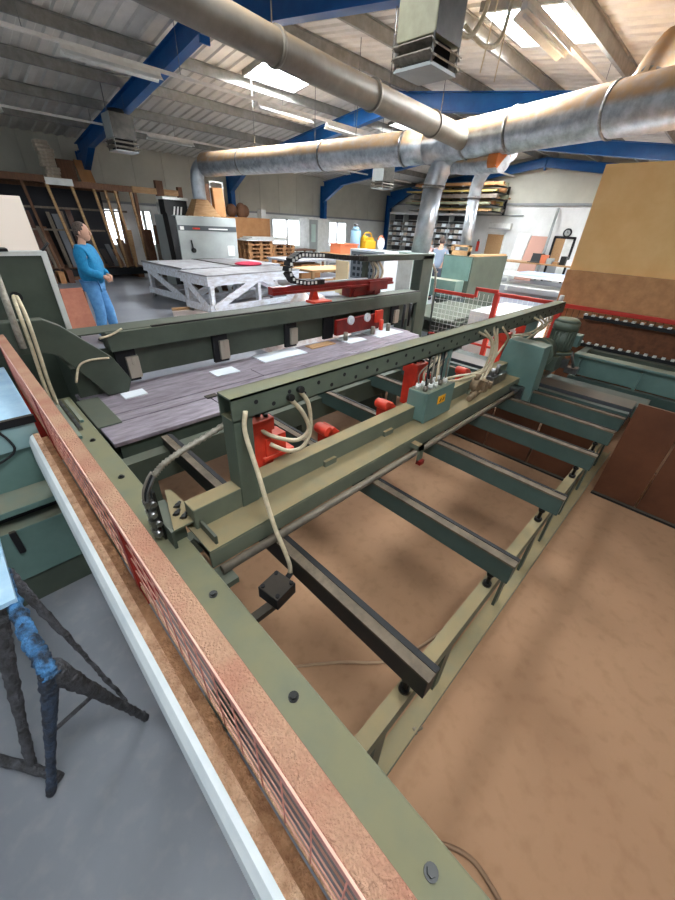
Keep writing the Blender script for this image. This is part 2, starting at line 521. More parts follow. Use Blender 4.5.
# portal frames of blue steel
for i, X in enumerate((-0.95, 4.85, 10.65, 16.4, 22.2)):
    mb = MB()
    w, dp = 0.2, 0.36
    def ib(p0, p1):
        mb.bar(p0, p1, 0.014, dp)                                       # web
        p0, p1 = Vector(p0), Vector(p1)
        dz = Vector((0, 0, dp / 2))
        mb.bar(p0 + dz, p1 + dz, w, 0.02); mb.bar(p0 - dz, p1 - dz, w, 0.02)
    zr = lambda y: roof_z(y) - 0.215 - dp / 2
    ib((X, YW - 0.3, zr(YW - 0.3)), (X, RIDGE, zr(RIDGE)))
    ib((X, RIDGE, zr(RIDGE)), (X, YR + 0.3, zr(YR + 0.3)))
    mb.box(X - 0.1, X + 0.1, RIDGE - 0.02, RIDGE + 0.02, zr(RIDGE) - 0.30, zr(RIDGE) + 0.19)   # ridge splice plates
    # haunch at the eaves
    ze = zr(YW - 0.3)
    mb.prism([(X - 0.1, YW - 0.3, ze - 0.75), (X - 0.1, YW - 1.7, ze - 0.02), (X - 0.1, YW - 0.3, ze - 0.1)], (0.2, 0, 0))
    for y in (YW - 0.28, YR + 0.28):
        mb.box(X - 0.007, X + 0.007, y - 0.15, y + 0.15, 0, zr(y))
        mb.box(X - 0.1, X + 0.1, y - 0.17, y - 0.15, 0, zr(y)); mb.box(X - 0.1, X + 0.1, y + 0.15, y + 0.17, 0, zr(y))
    struct('trim_%d' % (k + 1 + i), mb, BLUE)

# the long wall with its windows (beyond) and the gable wall
WINS = [(5.15, 5.95), (6.35, 7.0), (13.05, 15.0), (17.0, 18.6)]
Z0, Z1 = 0.92, 2.18
mb = MB()
xs = [-6.0] + [v for w in WINS for v in w] + [XG + 0.2]
mb.box(-6, XG + 0.2, YW, YW + 0.18, 0, Z0)
mb.box(-6, XG + 0.2, YW, YW + 0.18, Z1, 2.36)
for a in range(0, len(xs), 2): mb.box(xs[a], xs[a + 1], YW, YW + 0.18, Z0, Z1)
struct('wall_back', mb, WALLW)
mb = MB()
x = -6.0
while x < XG:
    mb.box(x + 0.006, x + 1.144, YW + 0.0, YW + 0.16, 2.36, 4.45); x += 1.15
mb.box(-6, XG, YW + 0.02, YW + 0.14, 2.36, 4.45)
struct('wall_back_upper', mb, WALLB)
struct('trim_90', MB().box(-6, XG, YW - 0.08, YW, 2.34, 2.42), WALLG)
for i, (a, b) in enumerate(WINS):
    mb = MB()
    for x in (a, (a + b) / 2, b): mb.box(x - 0.055, x + 0.055, YW - 0.02, YW + 0.10, Z0, Z1)
    for z in (Z0, Z1): mb.box(a, b, YW - 0.02, YW + 0.10, z - 0.05, z + 0.05)
    w = struct('window_%d' % (20 + i), mb, WHITE)
    struct('window_pane', MB().box(a, b, YW + 0.05, YW + 0.07, Z0, Z1), PANE_WIN, parent=w)
    struct('window_sill', MB().box(a - 0.08, b + 0.08, YW - 0.12, YW, Z0 - 0.05, Z0), WHITE, parent=w)

mb = MB()
mb.box(XG, XG + 0.18, YR, YW, 0, 3.36)
struct('wall_far', mb, WALLW)
mb = MB()
mb.hexa([(XG, YR, 3.36), (XG + .18, YR, 3.36), (XG + .18, YW, 3.36), (XG, YW, 3.36)],
        [(XG, YR, roof_z(YR)), (XG + .18, YR, roof_z(YR)), (XG + .18, YW, roof_z(YW)), (XG, YW, roof_z(YW))])
mb.prism([(XG, YR, roof_z(YR)), (XG, YW, roof_z(YW)), (XG, RIDGE, roof_z(RIDGE))], (.18, 0, 0))
struct('wall_far_upper', mb, WALLB)
struct('trim_91', MB().box(XG - 0.10, XG, YR, YW, 3.30, 3.40), WALLG)
mb = MB().box(-1.5, XG, YR - 0.18, YR, 0, 1.0).box(-1.5, XG, YR - 0.18, YR, 2.6, 4.0)
RW_ADDED = [(7.0, 9.6), (12.0, 14.6), (17.0, 19.6)]  # unseen windows, added to brighten the gable and the far hall
xs = [-1.5] + [v for w in RW_ADDED for v in w] + [XG]
for a in range(0, len(xs), 2): mb.box(xs[a], xs[a + 1], YR - 0.18, YR, 1.0, 2.6)
struct('wall_right', mb, WALLW)
for i, (a, b) in enumerate(RW_ADDED):
    mb = MB()
    for x in (a, (a + b) / 2, b): mb.box(x - 0.035, x + 0.035, YR - 0.10, YR - 0.02, 1.0, 2.6)
    for z in (1.0, 2.6): mb.box(a, b, YR - 0.10, YR - 0.02, z - 0.035, z + 0.035)
    w = struct('window_%d' % (30 + i), mb, WHITE)
    struct('window_pane', MB().box(a, b, YR - 0.07, YR - 0.05, 1.0, 2.6), PANE_ADDED, parent=w)

# doors in the gable wall
mb = MB().box(XG - 0.03, XG, 9.78, 10.70, 0, 1.98)
d = struct('door_1', mb, WOOD)
struct('door_frame', MB().box(XG - 0.05, XG, 9.70, 9.78, 0, 2.06).box(XG - 0.05, XG, 10.70, 10.78, 0, 2.06).box(XG - 0.05, XG, 9.78, 10.70, 1.98, 2.06), WHITE, parent=d)
struct('door_handle', MB().cyl((XG - 0.03, 10.58, 1.0), (XG - 0.08, 10.58, 1.0), 0.012).cyl((XG - 0.08, 10.58, 1.0), (XG - 0.08, 10.46, 1.0), 0.012), STEEL, parent=d)
mb = MB()
for y in (6.24, 7.16): mb.box(XG - 0.05, XG, y - 0.05, y + 0.05, 0, 2.0)
mb.box(XG - 0.05, XG, 6.2, 7.2, 1.95, 2.05)
d = struct('door_2', mb, DARK)
struct('door_leaf', MB().box(XG - 0.02, XG, 6.29, 6.66, 0, 1.95), WHITE, parent=d)
struct('door_glass', MB().box(XG - 0.02, XG, 6.66, 7.11, 0.95, 1.95), WOOD, parent=d)
struct('door_panel', MB().box(XG - 0.02, XG, 6.66, 7.11, 0, 0.95), WALLG, parent=d)

# ducts of the dust extraction
def ribbed(mb, pts, r0, r1, seams):
    pts = [Vector(p) for p in pts]
    mb.tube(pts, 1.0, n=20, sub=4, rf=lambda t, i: r0 + (r1 - r0) * t)
    return mb
duct = T('extraction_duct', 'wide galvanised extraction duct, tan dust on top, crossing the hall under the roof', 'duct', (7.2, 5, 3.0))
PB = [(6.72, 12.5, 3.36), (7.15, 10.0, 3.38), (7.55, 7.6, 3.40), (7.80, 5.35, 3.42)]
PC = [(7.80, 5.35, 3.42), (7.35, 3.2, 3.44), (6.85, 1.5, 3.44), (6.3, -1.0, 3.46)]
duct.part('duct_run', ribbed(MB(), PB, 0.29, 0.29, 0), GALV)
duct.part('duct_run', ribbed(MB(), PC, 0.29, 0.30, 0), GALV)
for (p, q, r) in ((Vector((7.47, 8.1, 3.395)), Vector((7.55, 7.6, 3.40)), .30), (Vector((7.0, 10.9, 3.375)), Vector((7.15, 10.0, 3.38)), .30),
                  (Vector((7.72, 5.9, 3.41)), Vector((7.80, 5.35, 3.42)), .305), (Vector((7.60, 4.4, 3.43)), Vector((7.5, 3.9, 3.43)), .305),
                  (Vector((7.42, 3.5, 3.44)), Vector((7.35, 3.2, 3.44)), .31), (Vector((7.0, 2.0, 3.44)), Vector((6.85, 1.5, 3.44)), .31),
                  (Vector((6.72, 1.0, 3.45)), Vector((6.6, .5, 3.45)), .315)):
    d = (q - p).normalized()
    duct.part('clamp_ring', MB().cyl(p, p + d * 0.045, r, n=24), STEEL)
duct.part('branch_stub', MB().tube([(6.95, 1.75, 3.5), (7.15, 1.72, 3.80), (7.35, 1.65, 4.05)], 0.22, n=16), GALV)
duct.part('branch_collar', MB().cyl((7.05, 1.74, 3.62), (7.08, 1.73, 3.67), 0.235, n=20), STEEL)
duct.part('rust_collar', MB().cyl((7.55, 3.80, 3.10), (7.50, 3.60, 3.08), 0.17, n=18), mat('orange collar', (190, 110, 50), 0.6))
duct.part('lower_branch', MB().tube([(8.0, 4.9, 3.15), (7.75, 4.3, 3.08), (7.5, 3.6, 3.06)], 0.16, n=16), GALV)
dn = MB().tube([(6.95, 12.6, 3.36), (6.72, 12.72, 3.34), (6.58, 12.78, 3.15), (6.56, 12.8, 2.8), (6.56, 12.8, 2.5)], 0.2, n=16)
duct.part('drop_pipe', dn, GALVC)
hood = MB().hexa([(6.2, 12.65, 2.06), (7.15, 12.65, 2.06), (7.15, 13.2, 2.06), (6.2, 13.2, 2.06)], [(6.38, 12.65, 2.5), (6.74, 12.65, 2.5), (6.74, 12.98, 2.5), (6.38, 12.98, 2.5)])
duct.part('hood', hood, WOOD, label='tan tapering hood')
for (x, y) in ((7.45, 8.4), (7.6, 7.2), (7.1, 10.4)):
    duct.part('hanger', MB().cyl((x, y, 3.66), (x, y, roof_z(y) - 0.0), 0.008, n=5), STEEL)

pipe = T('feeder_duct', 'brown dusted grey duct hung from the roof above the machine, running lengthwise', 'duct', (4.5, 4.1, 3.4))
PA = [(-0.6, 3.35, 3.38), (2.27, 3.78, 3.38), (3.7, 3.98, 3.38), (5.5, 4.15, 3.38), (6.9, 4.33, 3.40), (7.45, 4.42, 3.40)]
pipe.part('duct_run', ribbed(MB(), PA, 0.12, 0.165, 0), DUCTM)
for a, b in ((1, 2), (3, 4), (2, 3)):
    p, q = Vector(PA[a]), Vector(PA[b])
    pipe.part('clamp_ring', MB().cyl(p.lerp(q, .45), p.lerp(q, .45) + (q - p).normalized() * .035, 0.137 + .012 * a, n=22), DUCTM)
for (x, y) in ((2.9, 3.87), (4.9, 4.09), (6.4, 4.27)): pipe.part('hanger', MB().cyl((x, y, 3.5), (x, y, roof_z(y)), 0.007, n=5), STEEL)

def drop(name, label, top, base_z, r, flex):
    t = T(name, label, 'duct', (top[-1][0], top[-1][1], base_z))
    n = 22
    mb = MB()
    P = [Vector(p) for p in top]
    mb.tube(P, r, n=18, sub=8, rf=lambda s, i: 1.0 + (0.05 if i % 2 else 0))
    t.part('flexible_elbow', mb, GALVC)
    p = P[-1]
    t.part('pipe', MB().cyl(p, (p.x + flex[0], p.y + flex[1], base_z), r * .98, n=22), GALVC)
    t.part('clamp_ring', MB().cyl((p.x, p.y, p.z - .02), (p.x, p.y, p.z + .03), r * 1.12, n=22), STEEL)
    return t
drop('drop_duct', 'thicker of the two bright vertical ducts, dropping behind the dark arm of the saw', [(7.72, 4.72, 3.34), (7.82, 4.9, 3.24), (7.84, 5.06, 3.02), (7.8, 5.12, 2.75)], 1.56, 0.205, (0.0, 0.09))
drop('drop_duct', 'thinner bright vertical duct standing on the dark green cabinet', [(8.0, 3.75, 3.24), (8.7, 4.25, 3.27), (9.35, 4.85, 3.2), (9.55, 5.08, 2.98), (9.58, 5.12, 2.7)], 1.57, 0.135, (-0.02, -0.05))

# strip lights on their rails
def strip_light(x0, x1, y, z, label):
    t = T('strip_light', label, 'ceiling light', ((x0 + x1) / 2, y, z), 'fluorescent strip lights under the roof')
    t.part('housing', MB().hexa([(x0, y - .05, z), (x1, y - .05, z), (x1, y + .05, z), (x0, y + .05, z)], [(x0, y - .03, z + .07), (x1, y - .03, z + .07), (x1, y + .03, z + .07), (x0, y + .03, z + .07)]), LAMPW)
    pieces(t, 'reflector', MB().prism([(x0, y - .05, z + .01), (x0, y - .12, z - .05), (x0, y - .11, z - .05), (x0, y - .045, z)], (x1 - x0, 0, 0)).prism([(x0, y + .05, z + .01), (x0, y + .12, z - .05), (x0, y + .11, z - .05), (x0, y + .045, z)], (x1 - x0, 0, 0)), WHITE)
    t.part('tube', MB().cyl((x0 + .04, y, z - .03), (x1 - .04, y, z - .03), 0.018, n=8), WHITE)
    return t
def light_rail(x0, x1, y, z, label):
    t = T('light_rail', label, 'light rail', (x0, y, z), 'rails carrying the strip lights')
    t.part('rail', MB().box(x0, x1, y - .03, y + .03, z + .07, z + .12), LAMPW)
    x = x0 + 1.2
    mb = MB()
    while x < x1:
        mb.cyl((x, y, z + .12), (x, y, roof_z(y) - 0.02), 0.005, n=5); x += 2.4
    pieces(t, 'suspension_wire', mb, STEEL)
RZ = 4.15
light_rail(-1.5, 20, 8.9, RZ, 'long pale light rail near the ridge, passing under the first blue frame')
for x0, l in ((2.55, 'long pale strip light hanging just before the first blue frame, largest of its rail'), (6.2, 'pale strip light midway between the first two blue frames'),
              (8.3, 'pale strip light hung just before the second blue frame'), (14.2, 'small pale strip light far down the rail nearest the ridge')):
    strip_light(x0, x0 + 1.55, 8.9, RZ, l)
light_rail(-1.5, 20, 14.6, 4.07, 'pale light rail near the back wall, behind the hanging heater')
for x0, l in ((1.0, 'pale strip light high over the lumber rack'), (6.0, 'pale strip light above the grey sander'), (13.6, 'far pale strip light before the windows')):
    strip_light(x0, x0 + 1.5, 14.6, 4.07, l)
light_rail(3.0, 13, 2.85, 4.12, 'pale light rail under the skylight beside the big heater')
strip_light(5.6, 7.1, 2.85, 4.12, 'pale strip light right under the bright skylight beside the big heater')
strip_light(9.6, 11.1, 2.0, 4.05, 'pale strip light beyond the wide duct, over the fibreboards')

# hanging air heaters
def heater(loc, s, label, pale):
    t = T('air_heater', label, 'heater', loc, 'hanging air heaters')
    x, y, z = loc
    w, d, h = s
    t.part('body', MB().box(x - w / 2, x + w / 2, y - d / 2, y + d / 2, z + .32 * h, z + h), [pale], bevel=.008)
    for k in range(2):
        zz = z + h * (.10 + .13 * k)
        for sgn in (-1, 1):
            t.part('louvre', MB().bar((x + sgn * w / 2, y - d / 2, zz), (x + sgn * w / 2, y + d / 2, zz), .09, 0.012, twist=.5), ALU)
            t.part('louvre', MB().bar((x - w / 2, y + sgn * d / 2, zz), (x + w / 2, y + sgn * d / 2, zz), .09, 0.012, twist=.5), ALU)
    t.part('side_panel', MB().box(x - w / 2 + .01, x + w / 2, y - d / 2 - .004, y - d / 2, z + .32 * h, z + h), mat('painted heater side shade', (84, 80, 72), .5, col2=(62, 58, 52), scale=8))  # thin dark sheet: shade painted onto the side away from the light
    t.part('inner_core', MB().box(x - w * .36, x + w * .36, y - d * .36, y + d * .36, z, z + .34 * h), DARK)
    t.part('outlet_plate', MB().box(x - w / 2, x + w / 2, y - d / 2, y + d / 2, z - .015, z + .01), GREYM)
    for a in (-1, 1):
        for b in (-1, 1): t.part('corner_rod', MB().cyl((x + a * w * .48, y + b * d * .48, z), (x + a * w * .48, y + b * d * .48, z + h * .34), 0.012, n=6), STEEL)
    for a in (-1, 1): t.part('hanger_rod', MB().cyl((x + a * w * .4, y, z + h), (x + a * w * .4, y, roof_z(y) - .0), 0.012, n=6), STEEL)
    t.part('fan', MB().cyl((x, y, z + h), (x, y, z + h + .1), w * .33, n=18), DARK)
    return t
h = heater((3.92, 2.86, 3.26), (0.42, 0.42, 0.56), 'big hanging air heater with white louvres beside the upper duct, nearest one', mat('pale heater panel', (164, 160, 132), .5, col2=(146, 142, 116), scale=6))
h.part('gas_pipe', MB().tube([(4.12, 2.8, 3.62), (4.25, 2.78, 3.60), (4.45, 2.75, 3.62), (4.6, 2.72, 3.85), (4.62, 2.7, 4.3), (4.62, 2.7, 4.7)], 0.022), HOSE)
h.part('gas_pipe', MB().tube([(4.35, 2.77, 3.66), (4.7, 2.72, 3.60), (4.95, 2.7, 3.72), (5.0, 2.68, 4.1), (5.0, 2.65, 4.6)], 0.02), HOSE)
pieces(h, 'control_rope', MB().cyl((5.0, 2.9, 3.5), (5.1, 2.85, 4.6), 0.008, n=5).cyl((5.35, 2.9, 3.5), (5.35, 2.85, 4.6), 0.008, n=5), HOSE)
heater((4.62, 12.9, 3.42), (0.58, 0.55, 0.75), 'grey hanging air heater under the first blue frame, before the back wall', GREYM)
heater((12.4, 10.3, 3.2), (0.6, 0.5, 0.65), 'small far air heater hung in the middle of the hall before the corner', GREYM)
# ------------------------------------------------------------------ the panel feeding machine in front
mach = T('panel_feeder', 'olive green steel panel feeding frame with slanting support bars over the dusty floor', 'machine', (2.3, 1.2, 0))
BX0, BX1, BZ = 0.205, 0.385, 0.75
mb = MB().box(BX0, BX1, -1.6, 3.35, 0.52, BZ)
mach.part('side_beam', mb, GREEN, bevel=.006, label='long dusty olive side beam')
mb = MB()
for y in (-1.4, -0.5, 0.9, 2.3):
    mach.part('beam_leg', MB().box(0.24, 0.35, y - .06, y + .06, 0, 0.52).box(0.2, 0.39, y - .1, y + .1, 0, 0.02), GREEND)
for y in (-0.06, 0.44, 0.94, 1.97, 2.5):
    mb = MB().cyl((0.322, y, BZ), (0.322, y, BZ + .004), 0.017, n=14).cyl((0.322, y, BZ + .004), (0.322, y, BZ + .012), 0.011, n=6)
    mach.part('bolt', mb, BOLT)
# left over bright strips on the beam near its far end
for i, x in enumerate((0.23, 0.262, 0.294, .33)): mach.part('guide_strip', MB().box(x, x + .022, 2.45 + .12 * i, 3.25, BZ, BZ + .02), [STEEL, TEAL][i % 2])
# floor rail with its legs
mb = MB().box(0.39, 4.55, 0.235, 0.295, 0.445, 0.455).box(0.39, 4.55, 0.235, 0.242, 0.36, 0.45).box(0.39, 4.55, 0.275, 0.282, 0.40, 0.45)
mach.part('floor_rail', mb, CREAMY, label='dusty rail that carries the bar ends')
mach.part('base_strip', MB().box(0.39, 4.5, 0.19, 0.275, 0.0, 0.02).box(0.39, 4.5, 0.188, 0.196, 0.0, 0.05), CREAMY)
for x in (0.55, 1.05, 1.75, 2.15, 2.55, 3.0, 3.5, 4.1):
    mach.part('rail_leg', MB().box(x - .012, x + .05, 0.236, 0.252, 0.015, 0.37), GREEND)
# support bars
BT = 0.69
for i, x in enumerate((0.77, 1.49, 2.21, 2.92, 3.46, 3.83)):
    near = i == 0
    mb = MB()
    y0, y1 = 0.18, 2.38
    mb.box(x - .07, x - .005, y0, y1, BT - .125, BT - .008)
    bar = mach.part('support_bar', mb, BARK if near else BARG, bevel=.003, label='black nearest bar' if near else None)
    mach.part('wear_strip', MB().box(x - .075, x - .03, y0 - .004, y1, BT - .008, BT + .004), WEAR, parent=bar)
    mach.part('rubber_strip', MB().box(x - .03, x - .018, y0 - .004, y1, BT - .008, BT + .008).box(x - .018, x, y0 - .004, y1, BT - .012, BT), RUBBER, parent=bar)
    mb = MB().cyl((x - .04, 0.265, 0.455), (x - .04, 0.265, 0.475), 0.022, n=12).cyl((x - .04, 0.265, 0.475), (x - .04, 0.265, BT - .12), 0.011, n=10).cyl((x - .04, 0.265, 0.53), (x - .04, 0.265, 0.545), 0.02, n=6)
    mach.part('adjuster', mb, BOLT, parent=bar)
# the wide roller bars at the far end
mb = MB().box(3.95, 4.02, 0.18, 2.4, .56, .675)
mach.part('support_bar', mb, BARG, bevel=.003)
mb = MB().box(4.10, 4.36, 0.18, 2.4, .57, .685)
mach.part('wide_bar', mb, mat('dark grey bar', (70, 72, 74), .4, col2=(56, 58, 60), scale=3, dust=.3), bevel=.004)
mb = MB().box(4.4, 4.75, 0.1, 2.4, .50, .62)
mach.part('cross_beam', mb, BARG, bevel=.004)
# a deeper cross beam before the table, seen between the bars
mach.part('back_beam', MB().box(0.39, 4.7, 2.28, 2.38, 0.42, 0.62), GREEND)
mach.part('back_beam', MB().box(0.39, 4.7, 1.78, 1.86, 0.10, 0.24), GREEND)
mb = MB()
for x in (0.5, 1.9, 3.3, 4.6): mb.box(x, x + .08, 2.29, 2.37, 0, .42)
for x in (0.5, 2.6, 4.6): mb.box(x, x + .06, 1.79, 1.85, 0, .10)
pieces(mach, 'beam_leg', mb, GREEND)
# black junction box on a bracket of the side beam
bx = T('junction_box', 'black square junction box with four screws on a short bracket inside the frame', 'junction box', (0.60, 0.90, 0.5))
bx.part('bracket', MB().box(0.385, 0.60, 0.865, 0.905, 0.50, 0.53), BARK)
bx.part('hook', MB().box(0.40, 0.43, 0.93, 0.945, .50, .6).cyl((0.415, 0.937, 0.6), (0.415, 0.937, 0.63), .006, n=8), BARK)
body = bx.part('box', MB().hexa([(0.545, 0.835, .53), (0.665, 0.855, .53), (0.645, 0.975, .53), (0.525, 0.955, .53)], [(0.545, 0.835, .60), (0.665, 0.855, .60), (0.645, 0.975, .60), (0.525, 0.955, .60)]), BLACK, bevel=.005)
for (x, y) in ((.56, .852), (.648, .867), (.63, .957), (.543, .94)):
    bx.part('screw', MB().cyl((x, y, .60), (x, y, .607), .010, n=10), RUBBER, parent=body)
bx.part('cable_gland', MB().cyl((.655, .915, .575), (.69, .921, .59), .014, n=10), RUBBER)

# ------------------------------------------------------------------ the bridge
br = T('transfer_bridge', 'dusty olive bridge of a channel and a drilled beam carrying red clamps over the bars', 'machine bridge', (2.6, 1.25, 0.69))
ZC = 0.80
mb = MB().box(0.40, 3.72, 1.10, 1.34, ZC - .012, ZC)                         # flange
mb.box(0.40, 4.0, 1.10, 1.112, ZC - .105, ZC - .012)
br.part('channel', mb, CREAMY, bevel=.003, label='wide dusty channel')
br.part('channel_web', MB().box(0.42, 4.0, 1.113, 1.125, ZC - .11, ZC - .012).box(.42, 4.0, 1.125, 1.33, ZC - .11, ZC - .1), GREEND)
br.part('square_tube', MB().box(0.42, 4.75, 1.255, 1.345, ZC, ZC + .115), CREAMY, bevel=.006)
mb = MB()
for x in (1.2, 1.75, 2.9, 3.3): mb.box(x, x + .09, 1.235, 1.255, ZC, ZC + .035)
pieces(br, 'spacer', mb, CREAMY)
# end plates on the side beam
br.part('end_plate', MB().hexa([(0.33, 1.27, .835), (.455, 1.275, .835), (.44, 1.56, .835), (.415, 1.57, .835)], [(0.33, 1.27, .845), (.455, 1.275, .845), (.44, 1.56, .845), (.415, 1.57, .845)]), CREAMY)
pieces(br, 'end_cheek', MB().box(0.44, 0.452, 1.12, 1.29, ZC - .09, .845).box(0.315, .328, 1.26, 1.38, BZ, .85), GREEND)
pieces(br, 'foot_block', MB().box(.33, .39, 1.30, 1.52, BZ, .835).box(.40, .46, .99, 1.10, .66, .69), GREEND)
for (x, y) in ((.385, 1.36), (.41, 1.41), (.40, 1.32)):
    br.part('bolt', MB().cyl((x - .015, y, .847), (x + .02, y + .02, .851), .0085, n=8).cyl((x, y, .845), (x, y, .86), .012, n=6), BOLT)
# posts and drilled beam
BY0, BY1, BZ0, BZ1 = 1.25, 1.36, 1.265, 1.375
for i, x in enumerate((0.66, 2.44, 4.2)):
    br.part('upright_post', MB().box(x, x + (.095 if i == 0 else .05), BY0 + .0, BY1 - .01, ZC if i == 0 else ZC + .11, BZ0 + .005), TEAL if i else GREEN, bevel=.004)
mb = MB()
w = .008
mb.box(.66, 4.98, BY0, BY1, BZ1 - w, BZ1).box(.66, 4.98, BY0, BY0 + w, BZ0, BZ1).box(.66, 4.98, BY1 - w, BY1, BZ0, BZ1).box(.66, 4.98, BY0, BY1, BZ0, BZ0 + w)
x = .78; n = 0
while x < 4.85:                                                               # the row of drilled holes, alternately high and low
    zz = BZ0 + (.034 if n % 2 else .068)
    mb.cyl((x, BY0 - .0015, zz), (x, BY0 + .004, zz), .0105, n=10, mi=1, smooth=False)
    x += .092; n += 1
beam = br.part('drilled_beam', mb, [GREEN, DARK], label='square beam with a row of drilled holes')
# running shaft in front with its brackets
br.part('shaft', MB().cyl((.42, 1.055, .71), (3.78, 1.055, .71), .021, n=14), STEELD, label='long dusty round shaft')
for x in (1.87,):
    br.part('shaft_bracket', MB().box(x, x + .05, 1.02, 1.12, .735, .77).box(x, x + .05, 1.02, 1.035, .64, .77), CREAMY)
    br.part('shaft_bracket', MB().box(x, x + .05, 1.0, 1.035, .63, .66), REDD)
br.part('shaft_bracket', MB().box(3.5, 3.62, 1.02, 1.12, .735, .76).box(3.58, 3.62, 1.0, 1.1, .63, .76), STEEL)
# electrical control box
cb = br.part('control_box', MB().box(2.10, 2.46, 1.185, 1.33, .815, 1.035), TEAL, bevel=.005)
br.part('box_lid', MB().box(2.10, 2.47, 1.165, 1.185, .81, 1.04), TEAL, parent=cb, bevel=.003)
br.part('warning_label', MB().box(2.25, 2.35, 1.162, 1.165, .92, .98), YELLOW, parent=cb, label='yellow warning label')
br.part('label_symbol', MB().prism([(2.27, 1.1615, .935), (2.29, 1.1615, .965), (2.298, 1.1615, .95), (2.288, 1.1615, .935)], (0, .001, 0)).prism([(2.31, 1.1615, .935), (2.33, 1.1615, .965), (2.338, 1.1615, .95), (2.328, 1.1615, .935)], (0, .001, 0)), BLACK, parent=cb)
for i in range(5):
    x = 2.14 + .066 * i
    for j, y in enumerate((1.22, 1.28)):
        br.part('cable_gland', MB().cyl((x, y, 1.035), (x, y, 1.075), .016, n=10).cyl((x, y, 1.045), (x, y, 1.06), .020, n=6), WHITE if (i + j) % 3 else ALU, parent=cb)
        br.part('cable', MB().tube([(x, y, 1.07), (x + .01, y + .01, 1.14), (x + .06 + .02 * j, 1.26, 1.22), (x + .11, 1.29, 1.28)], .007 if i != 1 else .009, n=6, sub=4), RUBBER if (i + j) % 3 == 0 else STEELD if (i + j) % 3 == 1 else HOSE)
# gear cover box, gear motor
gb = MB().prism([(3.72, .97, 1.125), (3.72, 1.31, 1.14), (3.72, 1.34, 1.0), (3.72, 1.36, .84), (3.72, 1.29, .72), (3.72, 1.29, .64), (3.72, 1.05, .53), (3.72, .95, .56)], (.19, 0, 0))
br.part('gear_cover', gb, TEAL, bevel=.008, label='grey green gear cover box')
br.part('gear_housing', MB().cyl((3.89, 1.12, .98), (4.25, 1.12, .98), .13, n=24).cyl((4.05, 1.12, .98), (4.09, 1.12, .98), .155, n=24), GREEN)
mm = MB().cyl((4.42, 1.03, .98), (4.42, 1.03, 1.20), .105, n=28)
for k in range(20):
    a = 2 * math.pi * k / 20
    mm.box(-.004, .004, -.004, .004, 0, 0) if False else mm.bar((4.42 + .11 * math.cos(a), 1.03 + .11 * math.sin(a), 1.0), (4.42 + .11 * math.cos(a), 1.03 + .11 * math.sin(a), 1.19), .006, .02, upv=(math.cos(a), math.sin(a), 0))
mo = br.part('motor', mm, GREEN)
br.part('fan_cowl', MB().cyl((4.42, 1.03, 1.19), (4.42, 1.03, 1.27), .122, n=28).cyl((4.42, 1.03, 1.27), (4.42, 1.03, 1.30), .122, .09, n=28), GREEN, parent=mo)
br.part('terminal_box', MB().box(4.50, 4.62, .88, 1.0, 1.02, 1.14), TEAL, parent=mo, bevel=.005)
br.part('motor_flange', MB().cyl((4.42, 1.03, .95), (4.42, 1.03, .98), .14, n=24).box(4.2, 4.5, .95, 1.15, .80, .95), GREEN)
br.part('output_shaft', MB().cyl((3.9, 1.055, .71), (4.75, 1.055, .71), .03, n=14), STEELD)
br.part('limit_switch', MB().box(4.5, 4.62, .80, .92, .74, .80).cyl((4.45, .9, .98), (4.55, .84, .78), .014, n=8).box(4.42, 4.5, .90, 1.0, .80, .90), STEEL)
mb = MB()
for k in range(3): mb.tube([(4.0 + .1 * k, 1.25, 1.1), (4.15 + .1 * k, 1.2, 1.18 + .03 * k), (4.35 + .1 * k, 1.22, 1.22), (4.5 + .08 * k, 1.27, 1.28)], .01, n=6)
br.part('air_hose', mb, HOSE)
# red clamps along the bridge
def clamp(x, big):
    mb = MB()
    z = ZC + .02
    mb.box(x - .05, x + .07, 1.36, 1.375, z, 1.17)
    mb.box(x - .05, x - .038, 1.375, 1.47, z + .02, 1.17)
    mb.box(x - .06, x + .08, 1.35, 1.48, 1.10, 1.17)
    mb.box(x + .02, x + .15, 1.35, 1.44, .95, 1.06)
    mb.box(x + .0, x + .20, 1.345, 1.47, .925, .95)
    c = br.part('clamp', mb, REDC, bevel=.004, label='red pneumatic clamp')
    br.part('piston_rod', MB().cyl((x + .02, 1.41, 1.17), (x + .02, 1.41, 1.24), .016, n=12).cyl((x + .02, 1.41, .9), (x + .02, 1.41, 1.1), .012, n=10), STEEL, parent=c)
    pieces(br, 'clamp_bolt', MB().cyl((x - .03, 1.40, 1.17), (x - .03, 1.40, 1.19), .014, n=6).cyl((x + .05, 1.38, 1.17), (x + .05, 1.38, 1.185), .012, n=6).cyl((x + .055, 1.40, 1.17), (x + .055, 1.40, 1.2), .01, n=8), BOLT, parent=c)
    return c
for x in (0.86, 2.27, 3.80, 4.35): clamp(x, True)
for x in (1.40, 1.98, 3.12):
    br.part('clamp_foot', MB().prism([(x - .06, 1.36, .80), (x - .06, 1.36, .93), (x - .01, 1.36, .95), (x + .06, 1.36, .88), (x + .06, 1.36, .80)], (0, .1, 0)).cyl((x - .06, 1.36, .93), (x - .06, 1.46, .93), .035, n=14), REDC, bevel=.003, label='red clamp foot')
